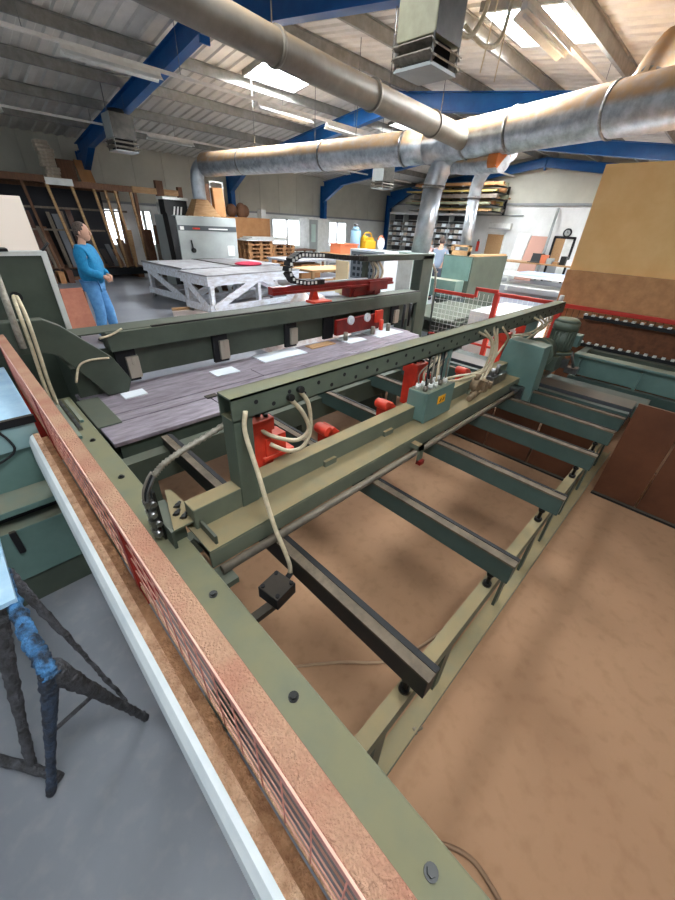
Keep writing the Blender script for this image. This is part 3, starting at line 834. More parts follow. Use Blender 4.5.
# hoses at the near end
br.part('air_hose', MB().tube([(1.02, 1.25, 1.33), (1.07, 1.235, 1.24), (1.08, 1.235, 1.09), (1.04, 1.25, 1.0), (.97, 1.29, .985), (.90, 1.34, 1.03)], .011), HOSE)
br.part('air_hose', MB().tube([(.96, 1.25, 1.305), (1.03, 1.235, 1.21), (1.07, 1.235, 1.1), (1.02, 1.27, 1.04), (.92, 1.33, 1.07), (.86, 1.36, 1.12)], .011), HOSE)
pieces(br, 'hose_fitting', MB().cyl((1.02, 1.25, 1.33), (1.02, 1.225, 1.335), .017, n=10).cyl((.96, 1.25, 1.305), (.96, 1.225, 1.31), .017, n=10), BOLT)
br.part('air_hose', MB().tube([(.72, 1.245, 1.31), (.70, 1.23, 1.22), (.69, 1.14, 1.06), (.68, 1.03, .84), (.69, .94, .66), (.685, .92, .59)], .011), HOSE, label='long cream hose down to the black box')
br.part('spiral_conduit', MB().tube([(.70, 1.31, 1.27), (.69, 1.345, 1.23), (.58, 1.36, 1.185), (.46, 1.36, 1.155), (.38, 1.36, 1.125), (.335, 1.36, 1.09)], .0125, n=8, sub=9, rf=lambda t, i: 1.25 if i % 2 else .85), CONDUIT)
for k in range(3):
    br.part('cable', MB().tube([(.345 - .005 * k, 1.36 + .008 * k, 1.10), (.325 - .008 * k, 1.36 + .008 * k, 1.07), (.29 - .006 * k, 1.36 + .008 * k, 1.0), (.282, 1.36 + .008 * k, .88), (.29, 1.36 + .01 * k, .77)], .007, n=6), [STEEL, RUBBER, ALU][k])
for k in range(4):
    br.part('connector', MB().cyl((.288 + .012 * (k % 2), 1.335, .80 + .055 * k), (.288 + .012 * (k % 2), 1.405, .80 + .055 * k), .013, n=10).box(.27, .315, 1.35, 1.39, .785 + .055 * k, .815 + .055 * k), STEEL)
br.part('connector_bar', MB().box(.305, .317, 1.345, 1.385, BZ, 1.02), BOLT)
# valve cluster on the channel
vc = MB().cyl((3.0, 1.19, .86), (3.0, 1.27, .86), .06, n=18).cyl((2.92, 1.17, .83), (2.75, 1.15, .83), .022, n=10).box(3.06, 3.12, 1.16, 1.26, .80, .90).cyl((3.15, 1.16, .82), (3.15, 1.16, .88), .02, n=8).box(2.94, 3.06, 1.17, 1.28, .80, .815).cyl((3.0, 1.23, .9), (3.0, 1.23, .97), .025, n=10)
br.part('valve', vc, mat('dusty brass valve', (150, 126, 96), .6, metal=.3, col2=(110, 94, 74), scale=30, dust=.6))
br.part('valve_block', MB().box(3.25, 3.55, 1.18, 1.30, .80, .88).cyl((3.3, 1.22, .88), (3.3, 1.22, .95), .02, n=8).cyl((3.4, 1.22, .88), (3.4, 1.22, .97), .02, n=8), STEEL)
for P in ([(2.85, 1.25, 1.34), (3.02, 1.2, 1.25), (3.06, 1.2, 1.08), (2.98, 1.24, .95), (2.7, 1.38, .92), (2.5, 1.42, .96)],
          [(2.95, 1.25, 1.34), (3.10, 1.2, 1.2), (3.05, 1.2, 1.0), (2.85, 1.34, .95), (2.55, 1.40, .95)],
          [(3.12, 1.25, 1.34), (3.18, 1.21, 1.15), (3.08, 1.21, .95), (3.02, 1.22, .9)],
          [(3.2, 1.25, 1.32), (3.22, 1.21, 1.12), (3.18, 1.22, .95), (3.12, 1.22, .88)],
          [(3.3, 1.25, 1.32), (3.42, 1.22, 1.22), (3.52, 1.26, 1.15), (3.45, 1.30, 1.0)],
          [(4.05, 1.25, 1.31), (4.2, 1.2, 1.24), (4.05, 1.25, 1.16), (3.85, 1.36, 1.14)],
          [(4.2, 1.25, 1.31), (4.35, 1.2, 1.2), (4.2, 1.28, 1.12), (3.95, 1.38, 1.10)]):
    br.part('air_hose', MB().tube(P, .010, n=7), HOSE)

# ------------------------------------------------------------------ guard fence and trough at the near edge
gd = T('guard_fence', 'long red guard with wire mesh and rough dust crusted top rail above the white trough', 'guard fence', (0.125, 1.4, 0))
GZ, GX0, GX1, GY0, GY1 = 1.30, .104, .150, -1.16, 3.22
mb = MB().box(GX0, GX1, GY0, GY1, GZ - .022, GZ)
gd.part('top_rail', mb, REDG, bevel=.0025, label='flat red rail crusted with saw dust')
gd.part('rail_edge', MB().box(GX0 - .004, GX0, GY0, GY1, GZ - .024, GZ + .001), REDW, label='paler rail edge')
mb = MB()
z = 1.012
while z < GZ - .03:
    mb.cyl((.1085, GY0, z), (.1085, GY1, z), .0017, n=5); z += .056
y = GY0
while y < GY1:
    mb.cyl((.1063, y, 1.0), (.1063, y, GZ - .02), .0017, n=5); y += .075
gd.part('wire_mesh', mb, REDW)
gd.part('bottom_rail', MB().box(.1055, .114, GY0, GY1, .985, .996), TROD)
for y in (-.2, .95, 2.1):
    gd.part('post', MB().box(.1015, .148, y - .012, y + .03, .9, GZ - .022), REDP, label='red flat post')
for y in (GY0 + .03, 3.19):
    gd.part('post', MB().box(.1045, .15, y - .022, y + .022, 0, GZ - .022), REDP, label='red flat post')
tr = T('edge_trough', 'white metal trough with saw dust crust on its lip running below the red guard', 'trough', (0.05, 1.0, 0))
mb = MB()
for (a, b) in (((.013, .86), (.019, .965)), ((.019, .965), (.033, .997)), ((.033, .997), (.0486, 1.005))):
    mb.hexa([(a[0], -1.15, a[1]), (a[0] + .004, -1.15, a[1] - .004), (b[0] + .004, -1.15, b[1] - .004), (b[0], -1.15, b[1])],
            [(a[0], 2.25, a[1]), (a[0] + .004, 2.25, a[1] - .004), (b[0] + .004, 2.25, b[1] - .004), (b[0], 2.25, b[1])])
tr.part('white_side', mb, TROW)
def rough(x0, x1, z, amp):
    def f(u, v):
        y = -1.15 + 3.4 * u; x = x0 + (x1 - x0) * v
        e = 0 if v in (0, 1) else 1
        return (x, y, z + e * amp * (math.sin(49 * y + 80 * x) * .5 + math.sin(110 * y - 170 * x + 1.7) * .5 + math.sin(190 * y + 280 * x) * .4))
    return f
tr.part('crusted_lip', MB().grid(rough(.0475, .072, 1.006, .0017), 340, 5, smooth=True), TROD)
tr.part('channel_floor', MB().grid(rough(.072, .1025, .975, .0015), 340, 5, smooth=True), TROF)
tr.part('lip_wall', MB().box(.049, .0725, -1.15, 2.25, .96, 1.004), TROD)
tr.part('floor_plate', MB().box(.0725, .1025, -1.15, 2.25, .955, .973), TROD)
for y in (-1.1, -.2, .96, 2.2): tr.part('support', MB().box(.033, .096, y - .02, y + .02, 0, .96), GREEND)

# loose cables on the floor
solo('floor_cable', MB().tube([(.55, .84, .008), (.62, .80, .008), (.8, .66, .008), (1.0, .48, .008), (1.27, .39, .008), (1.56, .36, .008), (1.8, .335, .008), (2.2, .33, .008)], .008, n=7), mat('dusty cable', (150, 122, 94), .8), 'dust covered cable snaking over the floor under the bars', 'cable', (.62, .8, 0))
solo('floor_cable', MB().tube([(.38, .05, .009), (.52, -.02, .009), (.60, -.08, .009), (.65, -.18, .009), (.64, -.27, .009), (.60, -.4, .009)], .009, n=7), mat('brown cable', (120, 92, 68), .8), 'curved brown cable on the floor beside the end of the side beam', 'cable', (.6, -.1, 0))
solo('floor_bolt', MB().cyl((.83, .20, .012), (.87, .185, .012), .010, n=8).cyl((.825, .202, .012), (.838, .197, .012), .016, n=6), STEELD, 'small loose bolt on the dusty floor beside the base strip', 'bolt', (.84, .2, 0))
# ------------------------------------------------------------------ the panel saw behind the bars
saw = T('panel_saw', 'dark olive panel saw with a long pressure beam behind the violet table plates', 'panel saw', (2.6, 3.0, 0))
RY = 3.4
bm_ = saw.part('pressure_beam', MB().hexa([(.78, RY, 1.02), (5.3, RY, 1.02), (5.3, RY + .18, 1.02), (.78, RY + .18, 1.02)], [(.78, RY + .02, 1.17), (5.3, RY + .02, 1.17), (5.3, RY + .18, 1.17), (.78, RY + .18, 1.17)]), GREEND, bevel=.004)
saw.part('beam_top_strip', MB().box(1.15, 5.3, RY + .03, RY + .06, 1.17, 1.185), BLACK)
saw.part('beam_top_plate', MB().box(.45, 5.3, RY + .06, RY + .30, 1.165, 1.175), GREEND)
saw.part('face_panel', MB().box(.5, 5.3, RY + .10, RY + .13, .76, 1.03), GREEND)
mb = MB()
for x in (.86, 1.76, 2.68, 3.3, 4.25, 4.7):
    mb.box(x - .05, x + .11, RY + .05, RY + .09, .73, 1.02)
pieces(saw, 'guide_slot', mb, DARK)
for x in (.93, 1.82, 2.74, 4.75):
    saw.part('pressure_finger', MB().box(x - .05, x + .05, RY + .02, RY + .06, .76, .95).box(x - .012, x + .012, RY + .015, RY + .02, .88, .945), [mat('dusty aluminium finger', (176, 166, 150), .5, metal=.3)], bevel=.003)
# red stop plates on the front of the beam
saw.part('stop_plate', MB().box(3.38, 4.25, RY - .05, RY, .78, .97), REDD, label='dark red plate with two rollers')
for x in (3.62, 3.95):
    saw.part('roller', MB().cyl((x, RY - .08, .95), (x, RY - .05, .95), .055, n=20).cyl((x, RY - .095, .95), (x, RY - .08, .95), .025, n=14), SHEETW)
pieces(saw, 'roller_bracket', MB().box(4.12, 4.26, RY - .09, RY - .05, .86, 1.02).cyl((4.2, RY - .12, .76), (4.2, RY - .12, .9), .03, n=10), REDC)
for x in (3.5, 4.05, 4.4): saw.part('guide_rod', MB().cyl((x, RY - .1, .7), (x, RY - .1, .82), .03, n=12), ALU)
for x in (4.75, 4.9): saw.part('guide_rod', MB().cyl((x, RY - .1, .72), (x, RY - .1, 1.05), .022, n=12), BLACK)
# swan neck arm at the left end
def sc(p): return (p[0] * 1.138, 3.28, 2 - 1.138 * (2 - p[1]))
saw.part('swan_neck_arm', MB().prism([sc(p) for p in ((-.1, 1.24), (-.1, 1.44), (.34, 1.43), (.42, 1.38), (.66, 1.13), (.74, .95), (.70, .86), (.56, .87), (.50, .98), (.36, 1.20), (.28, 1.24))], (0, .10, 0)), GREEND, bevel=.006)
saw.part('arm_base', MB().box(.46, .70, 3.38, 3.9, 0, .95), GREEND, bevel=.006)
saw.part('arm_foot', MB().box(.40, .56, 2.7, 3.27, 0, .73), GREEND, bevel=.006)
# body at the left with its step, lip and drawer
BX = .075
saw.part('body', MB().box(-1.6, BX, 2.30, 3.2, 0, 1.08), TEAL, bevel=.006)
saw.part('body_top', MB().box(-1.6, BX + .005, 2.29, 3.2, 1.08, 1.10), PALEBLUE, label='pale blue worktop of the body')
saw.part('body_edge', MB().box(-1.6, BX + .01, 2.265, 2.29, 1.06, 1.10), BLACK)
saw.part('upper_band', MB().box(-1.6, BX, 2.275, 2.30, .93, 1.06), mat('pale grey green paint', (140, 168, 166), .4))
saw.part('front_shelf', MB().hexa([(-1.6, 2.16, .63), (BX, 2.16, .63), (BX, 2.30, .63), (-1.6, 2.30, .63)], [(-1.6, 2.16, .665), (BX, 2.16, .665), (BX, 2.30, .70), (-1.6, 2.30, .70)]), TEAL, bevel=.004)
saw.part('front_recess', MB().box(-1.6, BX, 2.27, 2.30, .52, .63), DARK)
dr = saw.part('front_door', MB().box(-1.6, BX, 2.16, 2.30, .20, .54), TEAL, bevel=.006)
saw.part('handle', MB().box(-.225, -.195, 2.135, 2.16, .40, .55), BLACK, parent=dr, bevel=.006)
saw.part('plinth', MB().box(-1.6, BX, 2.18, 2.30, 0, .20), GREEND)
saw.part('cable', MB().tube([(-.1, 2.28, 1.1), (-.05, 2.26, 1.0), (-.06, 2.27, .92), (-.2, 2.27, .86), (-.35, 2.27, .80)], .006), RUBBER)
# tall cover panel with a white edge
saw.part('cover_panel', MB().box(-.9, .62, 4.0, 4.06, .0, 1.69), GREEND, bevel=.003)
saw.part('panel_edge', MB().box(.62, .66, 3.98, 4.08, .0, 1.72).box(-.9, .62, 3.98, 4.08, 1.69, 1.72), WHITE, label='white edge strip')
saw.part('panel_clip', MB().box(.32, .42, 3.97, 4.1, 1.72, 1.74), BLACK)
saw.part('edge_screw', MB().cyl((.64, 4.02, 1.72), (.70, 4.02, 1.78), .01, n=8), BLACK)
saw.part('panel_knob', MB().cyl((.36, 3.97, 1.40), (.36, 4.0, 1.40), .04, n=16), BLACK)
for k in range(2):
    saw.part('hose', MB().tube([(.36, 3.97, 1.40 - .05 * k), (.31 + .02 * k, 3.6, 1.46), (.275 + .03 * k, 3.24, 1.42 - .03 * k), (.265 + .03 * k, 3.21, 1.20), (.25 + .03 * k, 3.2, .95), (.25 + .03 * k, 3.2, .74)], .0115, n=8), HOSE, label='cream hose down the near end')
saw.part('hose', MB().tube([(.30, 3.95, 1.66), (.26, 3.5, 1.60), (.235, 3.24, 1.50), (.225, 3.2, 1.36), (.22, 3.2, 1.2)], .020, n=8), CONDUIT)
saw.part('cable', MB().tube([(.72, 3.38, 1.15), (.80, 3.39, 1.16), (.9, 3.39, 1.2)], .009), HOSE)
saw.part('cable', MB().tube([(.44, 3.2, .9), (.50, 3.25, 1.0), (.58, 3.26, 1.03), (.72, 3.27, 1.02)], .008), HOSE)
# table plates
for (y0, y1, xs) in ((2.42, 2.72, (.41, 1.25, 2.3, 3.4, 4.5)), (2.735, 2.86, (.40, 2.4, 4.5)), (2.875, 3.10, (.40, 1.9, 3.2, 4.6))):
    for a, b in zip(xs, xs[1:]):
        saw.part('table_plate', MB().box(a + .004, b - .004, y0, y1, .69, .72), SLAB, bevel=.004)
mb = MB()
for x in (1.22, 2.0, 2.8, 3.6): mb.box(x, x + .10, 2.70, 2.76, .72, .728)
pieces(saw, 'plate_clip', mb, BLACK)
pieces(saw, 'table_frame', MB().box(.45, 4.6, 2.45, 2.52, .45, .69).box(.45, 4.6, 2.95, 3.02, .45, .69), GREEND)
mb = MB()
for x in (.5, 1.9, 3.3, 4.5): mb.box(x, x + .08, 2.46, 3.0, 0, .46)
pieces(saw, 'table_leg', mb, GREEND)
pieces(saw, 'beam_stand', MB().box(.5, .62, RY + .1, RY + .35, 0, 1.16).box(5.15, 5.3, RY + .1, RY + .35, 0, 1.16), GREEND)
saw.part('back_table', MB().box(.44, 4.7, 3.11, 3.48, .66, .705), SLAB)
# upright arm with the control cables at the far end
saw.part('mast', MB().box(5.55, 5.85, 3.62, 3.80, 0, 1.66), GREEND, bevel=.006)
saw.part('mast_arm', MB().box(4.12, 5.85, 3.62, 3.72, 1.60, 1.68), GREEND, bevel=.006)
saw.part('mast_post', MB().box(4.2, 4.26, 3.66, 3.72, 1.2, 1.6), GREEND)
for k in range(4):
    saw.part('cable', MB().tube([(4.3 + .06 * k, 3.66, 1.60), (4.34 + .05 * k + .05 * (k % 2), 3.62, 1.48), (4.3 + .07 * k, 3.62, 1.36), (4.33 + .05 * k, 3.62, 1.27)], .018, n=7), HOSE if k % 2 else CONDUIT)
saw.part('cable', MB().tube([(5.85, 3.66, 1.55), (5.98, 3.62, 1.4), (6.0, 3.6, 1.1), (5.95, 3.55, .8)], .02), CONDUIT)
car = saw.part('carriage_rail', MB().box(2.56, 4.75, 3.58, 3.66, 1.30, 1.38).box(2.56, 4.75, 3.56, 3.58, 1.30, 1.33), REDD, label='dark red carriage rail')
saw.part('carriage', MB().box(3.85, 4.5, 3.60, 3.75, 1.18, 1.30).box(4.2, 4.6, 3.55, 3.7, 1.24, 1.36).cyl((3.95, 3.58, 1.22), (3.95, 3.60, 1.22), .05, n=14).cyl((4.4, 3.58, 1.22), (4.4, 3.60, 1.22), .05, n=14), REDD)
saw.part('rail_bracket', MB().prism([(3.15, 3.6, 1.175), (3.3, 3.6, 1.175), (3.25, 3.6, 1.30), (3.2, 3.6, 1.30)], (0, .06, 0)).box(3.1, 3.38, 3.46, 3.64, 1.165, 1.20), REDC)
# cable chain loop
mb = MB()
pts = [Vector((3.35, 3.62, 1.40)), Vector((3.05, 3.62, 1.40)), Vector((2.88, 3.62, 1.43)), Vector((2.80, 3.62, 1.53)), Vector((2.84, 3.62, 1.64)), Vector((2.98, 3.62, 1.70)), Vector((3.3, 3.62, 1.69)), Vector((3.7, 3.62, 1.66)), Vector((4.15, 3.62, 1.64))]
fine = []
for a, b in zip(pts, pts[1:]):
    n = max(1, int((b - a).length / .05))
    for k in range(n): fine.append(a.lerp(b, k / n))
fine.append(pts[-1])
for a, b in zip(fine, fine[1:]):
    mb.bar(a, a.lerp(b, .86), .10, .055, upv=(0, 1, 0) if False else (0, 0, 1))
mb2 = MB()
for a, b in list(zip(fine, fine[1:]))[2:22]:
    c = a.lerp(b, .43); mb2.bar(c + Vector((0, -.055, 0)), c + Vector((0, -.048, 0)), .03, .03)
saw.part('cable_chain', mb, BLACK, label='black cable chain loop')
pieces(saw, 'chain_clip', mb2, WHITE)
saw.part('rail_strip', MB().box(3.3, 4.2, 3.6, 3.64, 1.385, 1.40), SHEETW)

# sheets lying on the back table
for i, (x0, y0, x1, y1) in enumerate(((.72, 3.13, .80 + .1, 3.26), (1.55, 3.13, 1.8, 3.30), (2.15, 3.2, 2.75, 3.46), (3.45, 3.16, 3.78, 3.42))):
    solo('laminate_sheet', MB().box(x0, x1, y0, y1, .705, .716), SHEETW,
         ['small white sheet under the pressure beam beside the swan neck arm', 'white sheet under the pressure beam, second from the swan neck arm', 'long white sheet lying under the middle of the pressure beam', 'small white sheet lying just under the dark red plate'][i], 'sheet', ((x0 + x1) / 2, (y0 + y1) / 2, .705), 'white sheets on the saw table')
solo('laminate_sheet', MB().box(4.0, 4.55, 3.12, 3.45, .705, .716), SHEETW, 'white sheet beyond the dark red plate, farthest along the beam', 'sheet', (4.3, 3.3, .705), 'white sheets on the saw table')
solo('veneer_strip', MB().box(2.9, 3.3, 3.28, 3.42, .705, .715), WOOD, 'tan wooden strip between the white sheets under the beam', 'strip', (3.1, 3.3, .705))

# ------------------------------------------------------------------ right end: cross conveyor, red fence, boards
cv = T('cross_conveyor', 'grey green cross conveyor with rows of white bristles below the red rail', 'conveyor', (5.4, .2, 0))
cv.part('front_beam', MB().box(5.05, 5.13, -2.5, .98, .60, .83).box(5.0, 5.16, -2.5, .98, .82, .845), TEAL, bevel=.004)
cv.part('lower_beam', MB().box(4.95, 5.02, -2.5, .95, .40, .60), BARG, bevel=.004)
mb = MB()
for y in (.9, .3, -.3, -.9, -1.6, -2.3): mb.box(4.985, 5.05, y - .015, y + .015, .42, .80)
pieces(cv, 'stiffener', mb, TEAL)
def brush_row(z, x):
    b = MB().box(x, x + .06, -2.5, 1.15, z - .03, z + .01)
    p = cv.part('brush_bar', b, BLACK)
    w = MB(); y = -2.45
    while y < 1.12:
        w.box(x - .008, x + .05, y, y + .035, z + .01, z + .028); y += .085
    pieces(cv, 'bristle', w, BRISTLE, parent=p)
brush_row(1.17, 5.58); brush_row(.86, 5.50)
cv.part('back_board', MB().box(5.64, 5.68, -2.6, 1.25, .35, 1.13), FELT, label='rough brown backing board')
mb = MB()
for y in (1.0, -.8, -2.4): mb.box(5.05, 5.65, y - .04, y + .04, 0, .40)
pieces(cv, 'stand', mb, GREEND)
cv.part('side_rail', MB().box(5.13, 5.5, .9, .98, .76, .84).box(5.40, 5.5, -2.5, .98, .78, .83), GREEND)
cv.part('knob', MB().cyl((5.58, .07, 1.0), (5.50, .07, 1.0), .03, n=12).box(5.50, 5.54, .05, .12, .98, 1.03), ALU)

fen = T('red_fence', 'red tube fence with square wire mesh beyond the end of the drilled beam', 'fence', (5.85, 1.5, 0))
FX = 5.86
fen.part('top_rail', MB().box(FX - .02, FX + .02, -2.6, 1.52, 1.195, 1.245).box(FX - .02, FX + .02, 1.52, 2.42, 1.205, 1.255).box(FX - .02, FX + .02, 2.42, 2.78, 1.235, 1.285).box(FX - .02, FX + .02, 2.74, 2.78, 1.14, 1.285).box(FX - .02, FX + .02, 2.78, 3.5, 1.12, 1.17), REDF, bevel=.004)
for y in (1.52, 2.42, -1.2):
    fen.part('post', MB().box(FX - .035, FX + .035, y - .035, y + .035, 0, 1.24), REDF if y > 2 else WHITE if False else REDF, bevel=.004)
mb = MB()
y = 1.58
while y < 3.45:
    mb.cyl((FX, y, .45), (FX, y, 1.2 if y < 2.75 else 1.13), .0028, n=5); y += .075
z = .5
while z < 1.1:
    mb.cyl((FX, 1.55, z), (FX, 3.46, z), .0028, n=5); z += .075
fen.part('wire_mesh', mb, WHITE)
mb = MB()
y = -2.55
while y < 1.5:
    mb.cyl((FX, y, .45), (FX, y, 1.22), .0028, n=5); y += .075
fen.part('wire_mesh', mb, BOLT)
fen.part('end_post', MB().cyl((FX, 3.49, 0), (FX, 3.49, 1.14), .014, n=8), BOLT)
fen.part('lower_rail', MB().box(FX - .015, FX + .015, -2.6, 3.48, .43, .46), REDF)
fen.part('post_cap', MB().cyl((FX - .02, 1.54, 1.26), (FX - .02, 1.54, 1.34), .03, n=10), WHITE)

solo('fibreboard_sheet', MB().box(6.05, 6.09, -2.6, 1.62, 1.60, 2.76), FIBER, 'large tan fibreboard sheet standing upright above the darker one', 'fibreboard', (6.07, -.5, 1.6), bevel=.002)
solo('fibreboard_sheet', MB().box(5.98, 6.05, -2.6, 1.63, 0, 1.64), FIBERD, 'lower darker brown fibreboard sheet behind the red fence rail', 'fibreboard', (6.0, -.5, 0), bevel=.002)
mb = MB()
for y in (1.4, -.5, -2.3): mb.box(6.09, 6.15, y - .05, y + .05, 0, 2.6)
mb.box(6.09, 6.15, -2.3, 1.4, 1.2, 1.3)
solo('board_support', mb, WOODD, 'brown timber uprights behind the upper tan fibreboard', 'support', (6.12, -.5, 0))

for i, (y0, y1) in enumerate(((-.185, .135), (-.75, -.20), (-1.45, -.765))):
    solo('plywood_panel', MB().box(3.61, 3.63, y0, y1, .012, .90), BROWNP, ['brown plywood panel standing at the edge of the floor rail', 'second brown plywood panel from the floor rail', 'brown plywood panel standing outside the machine bay'][i], 'plywood', (3.62, (y0 + y1) / 2, .012), bevel=.002)
for i, (y0, y1) in enumerate(((.30, .74), (.76, 1.2), (1.22, 1.75))):
    solo('plywood_panel', MB().box(3.61, 3.63, y0, y1, .012, .52), BROWNP, ['low brown plywood panel under the bars, nearest the rail legs', 'low brown plywood panel under the bars, below the gear cover', 'low brown plywood panel under the bars, deepest in the bay'][i], 'plywood', (3.62, (y0 + y1) / 2, .012), bevel=.002)
solo('floor_strip', MB().box(3.575, 3.61, -1.5, .14, 0, .02).box(3.575, 3.61, .30, 1.75, 0, .02), BARK, 'dark strip on the floor along the foot of the plywood panels', 'strip', (3.6, 0, 0))
mb = MB().box(3.63, 3.69, -1.5, .13, .3, .36).box(3.63, 3.69, .30, 1.75, .3, .36)
for y in (-1.4, -.4, .08, .5, 1.2, 1.7): mb.box(3.63, 3.68, y - .03, y + .03, 0, .36)
solo('panel_batten', mb, WOODD, 'brown battens bracing the plywood panels from behind', 'batten', (3.66, 0, 0))
# ------------------------------------------------------------------ people
def shade_smooth(me):
    for p in me.polygons: p.use_smooth = True
def mesh_ob(name, me, m, parent, loc=(0, 0, 0)):
    me.name = name
    if not me.materials: me.materials.append(m)
    else: me.materials[0] = m
    shade_smooth(me)
    o = bpy.data.objects.new(name, me); COL.objects.link(o); o.parent = parent; o.location = loc
    return o
def hand(me_bm, wrist, d, side):
    """palm and five bent fingers added to a bmesh builder; d = direction of the fingers"""
    w = Vector(wrist); d = Vector(d).normalized()
    s = Vector(side).normalized(); n = d.cross(s)
    me_bm.tube([w - d * .02, w + d * .03, w + d * .075], .034, n=8, sub=2, rf=lambda t, i: .72 + .35 * math.sin(t * 2.2))
    for k, L in enumerate((.062, .072, .068, .054)):
        b = w + d * .07 + s * (k - 1.5) * .018
        me_bm.tube([b, b + d * L * .5 + n * .008, b + d * L * .8 + n * .026], .0088, n=6, sub=2, rf=lambda t, i: 1 - .25 * t)
    b = w + d * .02 - s * .03
    me_bm.tube([b, b + d * .03 - s * .022 + n * .01, b + d * .055 - s * .022 + n * .025], .0105, n=6, sub=2, rf=lambda t, i: 1 - .2 * t)
def person(label, loc, rz, H, pose, shirt, trousers, hair, girth=1.15, sleeve=1.0):
    root = bpy.data.objects.new('person', None); COL.objects.link(root)
    root.location = loc; root.rotation_euler = (0, 0, rz); tag(root, label, 'person')
    k = H / 1.78
    V = lambda x, y, z: (x * k, y * k, z * k)
    J = pose
    # x forward, y to the person's left
    names = ['pelvis', 'belly', 'chest', 'neckb', 'neck', 'head',
             'shR', 'elR', 'wrR', 'shL', 'elL', 'wrL', 'hipR', 'knR', 'anR', 'toR', 'hipL', 'knL', 'anL', 'toL']
    edges_n = [('pelvis', 'belly'), ('belly', 'chest'), ('chest', 'neckb'), ('neckb', 'neck'), ('neck', 'head'),
               ('chest', 'shR'), ('shR', 'elR'), ('elR', 'wrR'), ('chest', 'shL'), ('shL', 'elL'), ('elL', 'wrL'),
               ('pelvis', 'hipR'), ('hipR', 'knR'), ('knR', 'anR'), ('anR', 'toR'), ('pelvis', 'hipL'), ('hipL', 'knL'), ('knL', 'anL'), ('anL', 'toL')]
    gi = girth
    R = dict(pelvis=(.14 * gi, .115 * gi), belly=(.145 * gi, .12 * gi), chest=(.155 * gi, .115 * gi), neckb=(.06, .06), neck=(.055, .055), head=(.055, .055),
             shR=.062, elR=.045, wrR=.03, shL=.062, elL=.045, wrL=.03, hipR=.088, knR=.06, anR=.042, toR=.035, hipL=.088, knL=.06, anL=.042, toL=.035)
    def build(keep, grow, J=None):
        J = J or pose
        idx = {n: i for i, n in enumerate(keep)}
        vs = [V(*J[n]) for n in keep]
        es = [(idx[a], idx[b]) for a, b in edges_n if a in idx and b in idx]
        rr = []
        for n in keep:
            r = R[n]; g = grow.get(n, grow.get('*', 0))
            r = r if isinstance(r, tuple) else (r, r)
            rr.append(((r[0] + g) * k, (r[1] + g) * k))
        return skin(vs, es, rr, 0, 2)
    me = build(names, {'*': 0})
    # head and hands belong to the body mesh
    bm = MB(); bm.bm.from_mesh(me)
    for f in bm.bm.faces: f.smooth = True
    hx, hy, hz = V(*J['head'])
    bm.ball((hx + .01 * k, hy, hz + .05 * k), .1 * k, (1.0, .78, 1.2), u=20, v=14)
    bm.ball((hx + .045 * k, hy, hz - .025 * k), .062 * k, (1.0, .85, .95), u=14, v=9)          # jaw
    bm.tube([(hx + .10 * k, hy, hz + .055 * k), (hx + .125 * k, hy, hz + .02 * k), (hx + .105 * k, hy, hz + .008 * k)], .016 * k, n=8, sub=2)   # nose
    bm.ball((hx + .098 * k, hy, hz - .022 * k), .02 * k, (.5, 1.2, .4), u=8, v=6)              # mouth
    for s in (-1, 1):
        bm.ball((hx + .088 * k, hy + s * .033 * k, hz + .05 * k), .014 * k, (.8, 1, .8), u=8, v=6)   # eyes
        bm.ball((hx - .005 * k, hy + s * .08 * k, hz + .03 * k), .03 * k, (.6, .35, 1.05), u=8, v=8)   # ears
    for side, s in (('R', -1), ('L', 1)):
        e, w = Vector(V(*J['el' + side])), Vector(V(*J['wr' + side]))
        hand(bm, w, (w - e).normalized(), Vector((0, 0, 1)) if abs((w - e).normalized().z) < .8 else Vector((1, 0, 0)))
    bme = bpy.data.meshes.new('body'); bm.bm.to_mesh(bme); bm.bm.free()
    mesh_ob('body', bme, SKIN, root)
    up = ['pelvis', 'belly', 'chest', 'neckb', 'shR', 'elR', 'wrR', 'shL', 'elL', 'wrL']
    if sleeve < 1: up = ['pelvis', 'belly', 'chest', 'neckb', 'shR', 'elR', 'shL', 'elL']
    g = .04 if sleeve >= 1 else .014
    low = dict(pose, pelvis=(pose['pelvis'][0], pose['pelvis'][1], pose['pelvis'][2] - .06))
    sh = build(up, {'*': g, 'neckb': .015, 'pelvis': .012}, low)
    mesh_ob('jacket' if sleeve >= 1 else 'shirt', sh, shirt, root)
    lo = ['pelvis', 'hipR', 'knR', 'anR', 'hipL', 'knL', 'anL']
    mesh_ob('jeans', build(lo, {'*': .03, 'pelvis': -.04 * gi, 'anR': .03, 'anL': .03, 'knR': .032, 'knL': .032}), trousers, root)
    hb = MB().ball((hx - .012 * k, hy, hz + .068 * k), .104 * k, (1.02, .84, 1.12), u=20, v=14)
    dele = [v for v in hb.bm.verts if (v.co.x - hx) > .055 * k and v.co.z < hz + .115 * k or v.co.z < hz - .01 * k or (v.co.x - hx > .02 * k and v.co.z < hz + .06 * k)]
    bmesh.ops.delete(hb.bm, geom=dele, context='VERTS')
    ho = link('hair', hb, hair, root)
    sm = ho.modifiers.new('thick', 'SOLIDIFY'); sm.thickness = .006
    for side in 'RL':
        a, t = Vector(V(*J['an' + side])), Vector(V(*J['to' + side]))
        d = (t - a); d.z = 0; d.normalize()
        c = a + d * .05 * k
        mb = MB().ball((c.x, c.y, .045 * k), .1 * k, (1.45 * abs(d.x) + .5 * abs(d.y), .5 * abs(d.x) + 1.45 * abs(d.y), .5), u=14, v=8)
        for v in mb.bm.verts: v.co.z = max(v.co.z, 0.0)
        link('shoe', mb, SHOE, root)
    return root
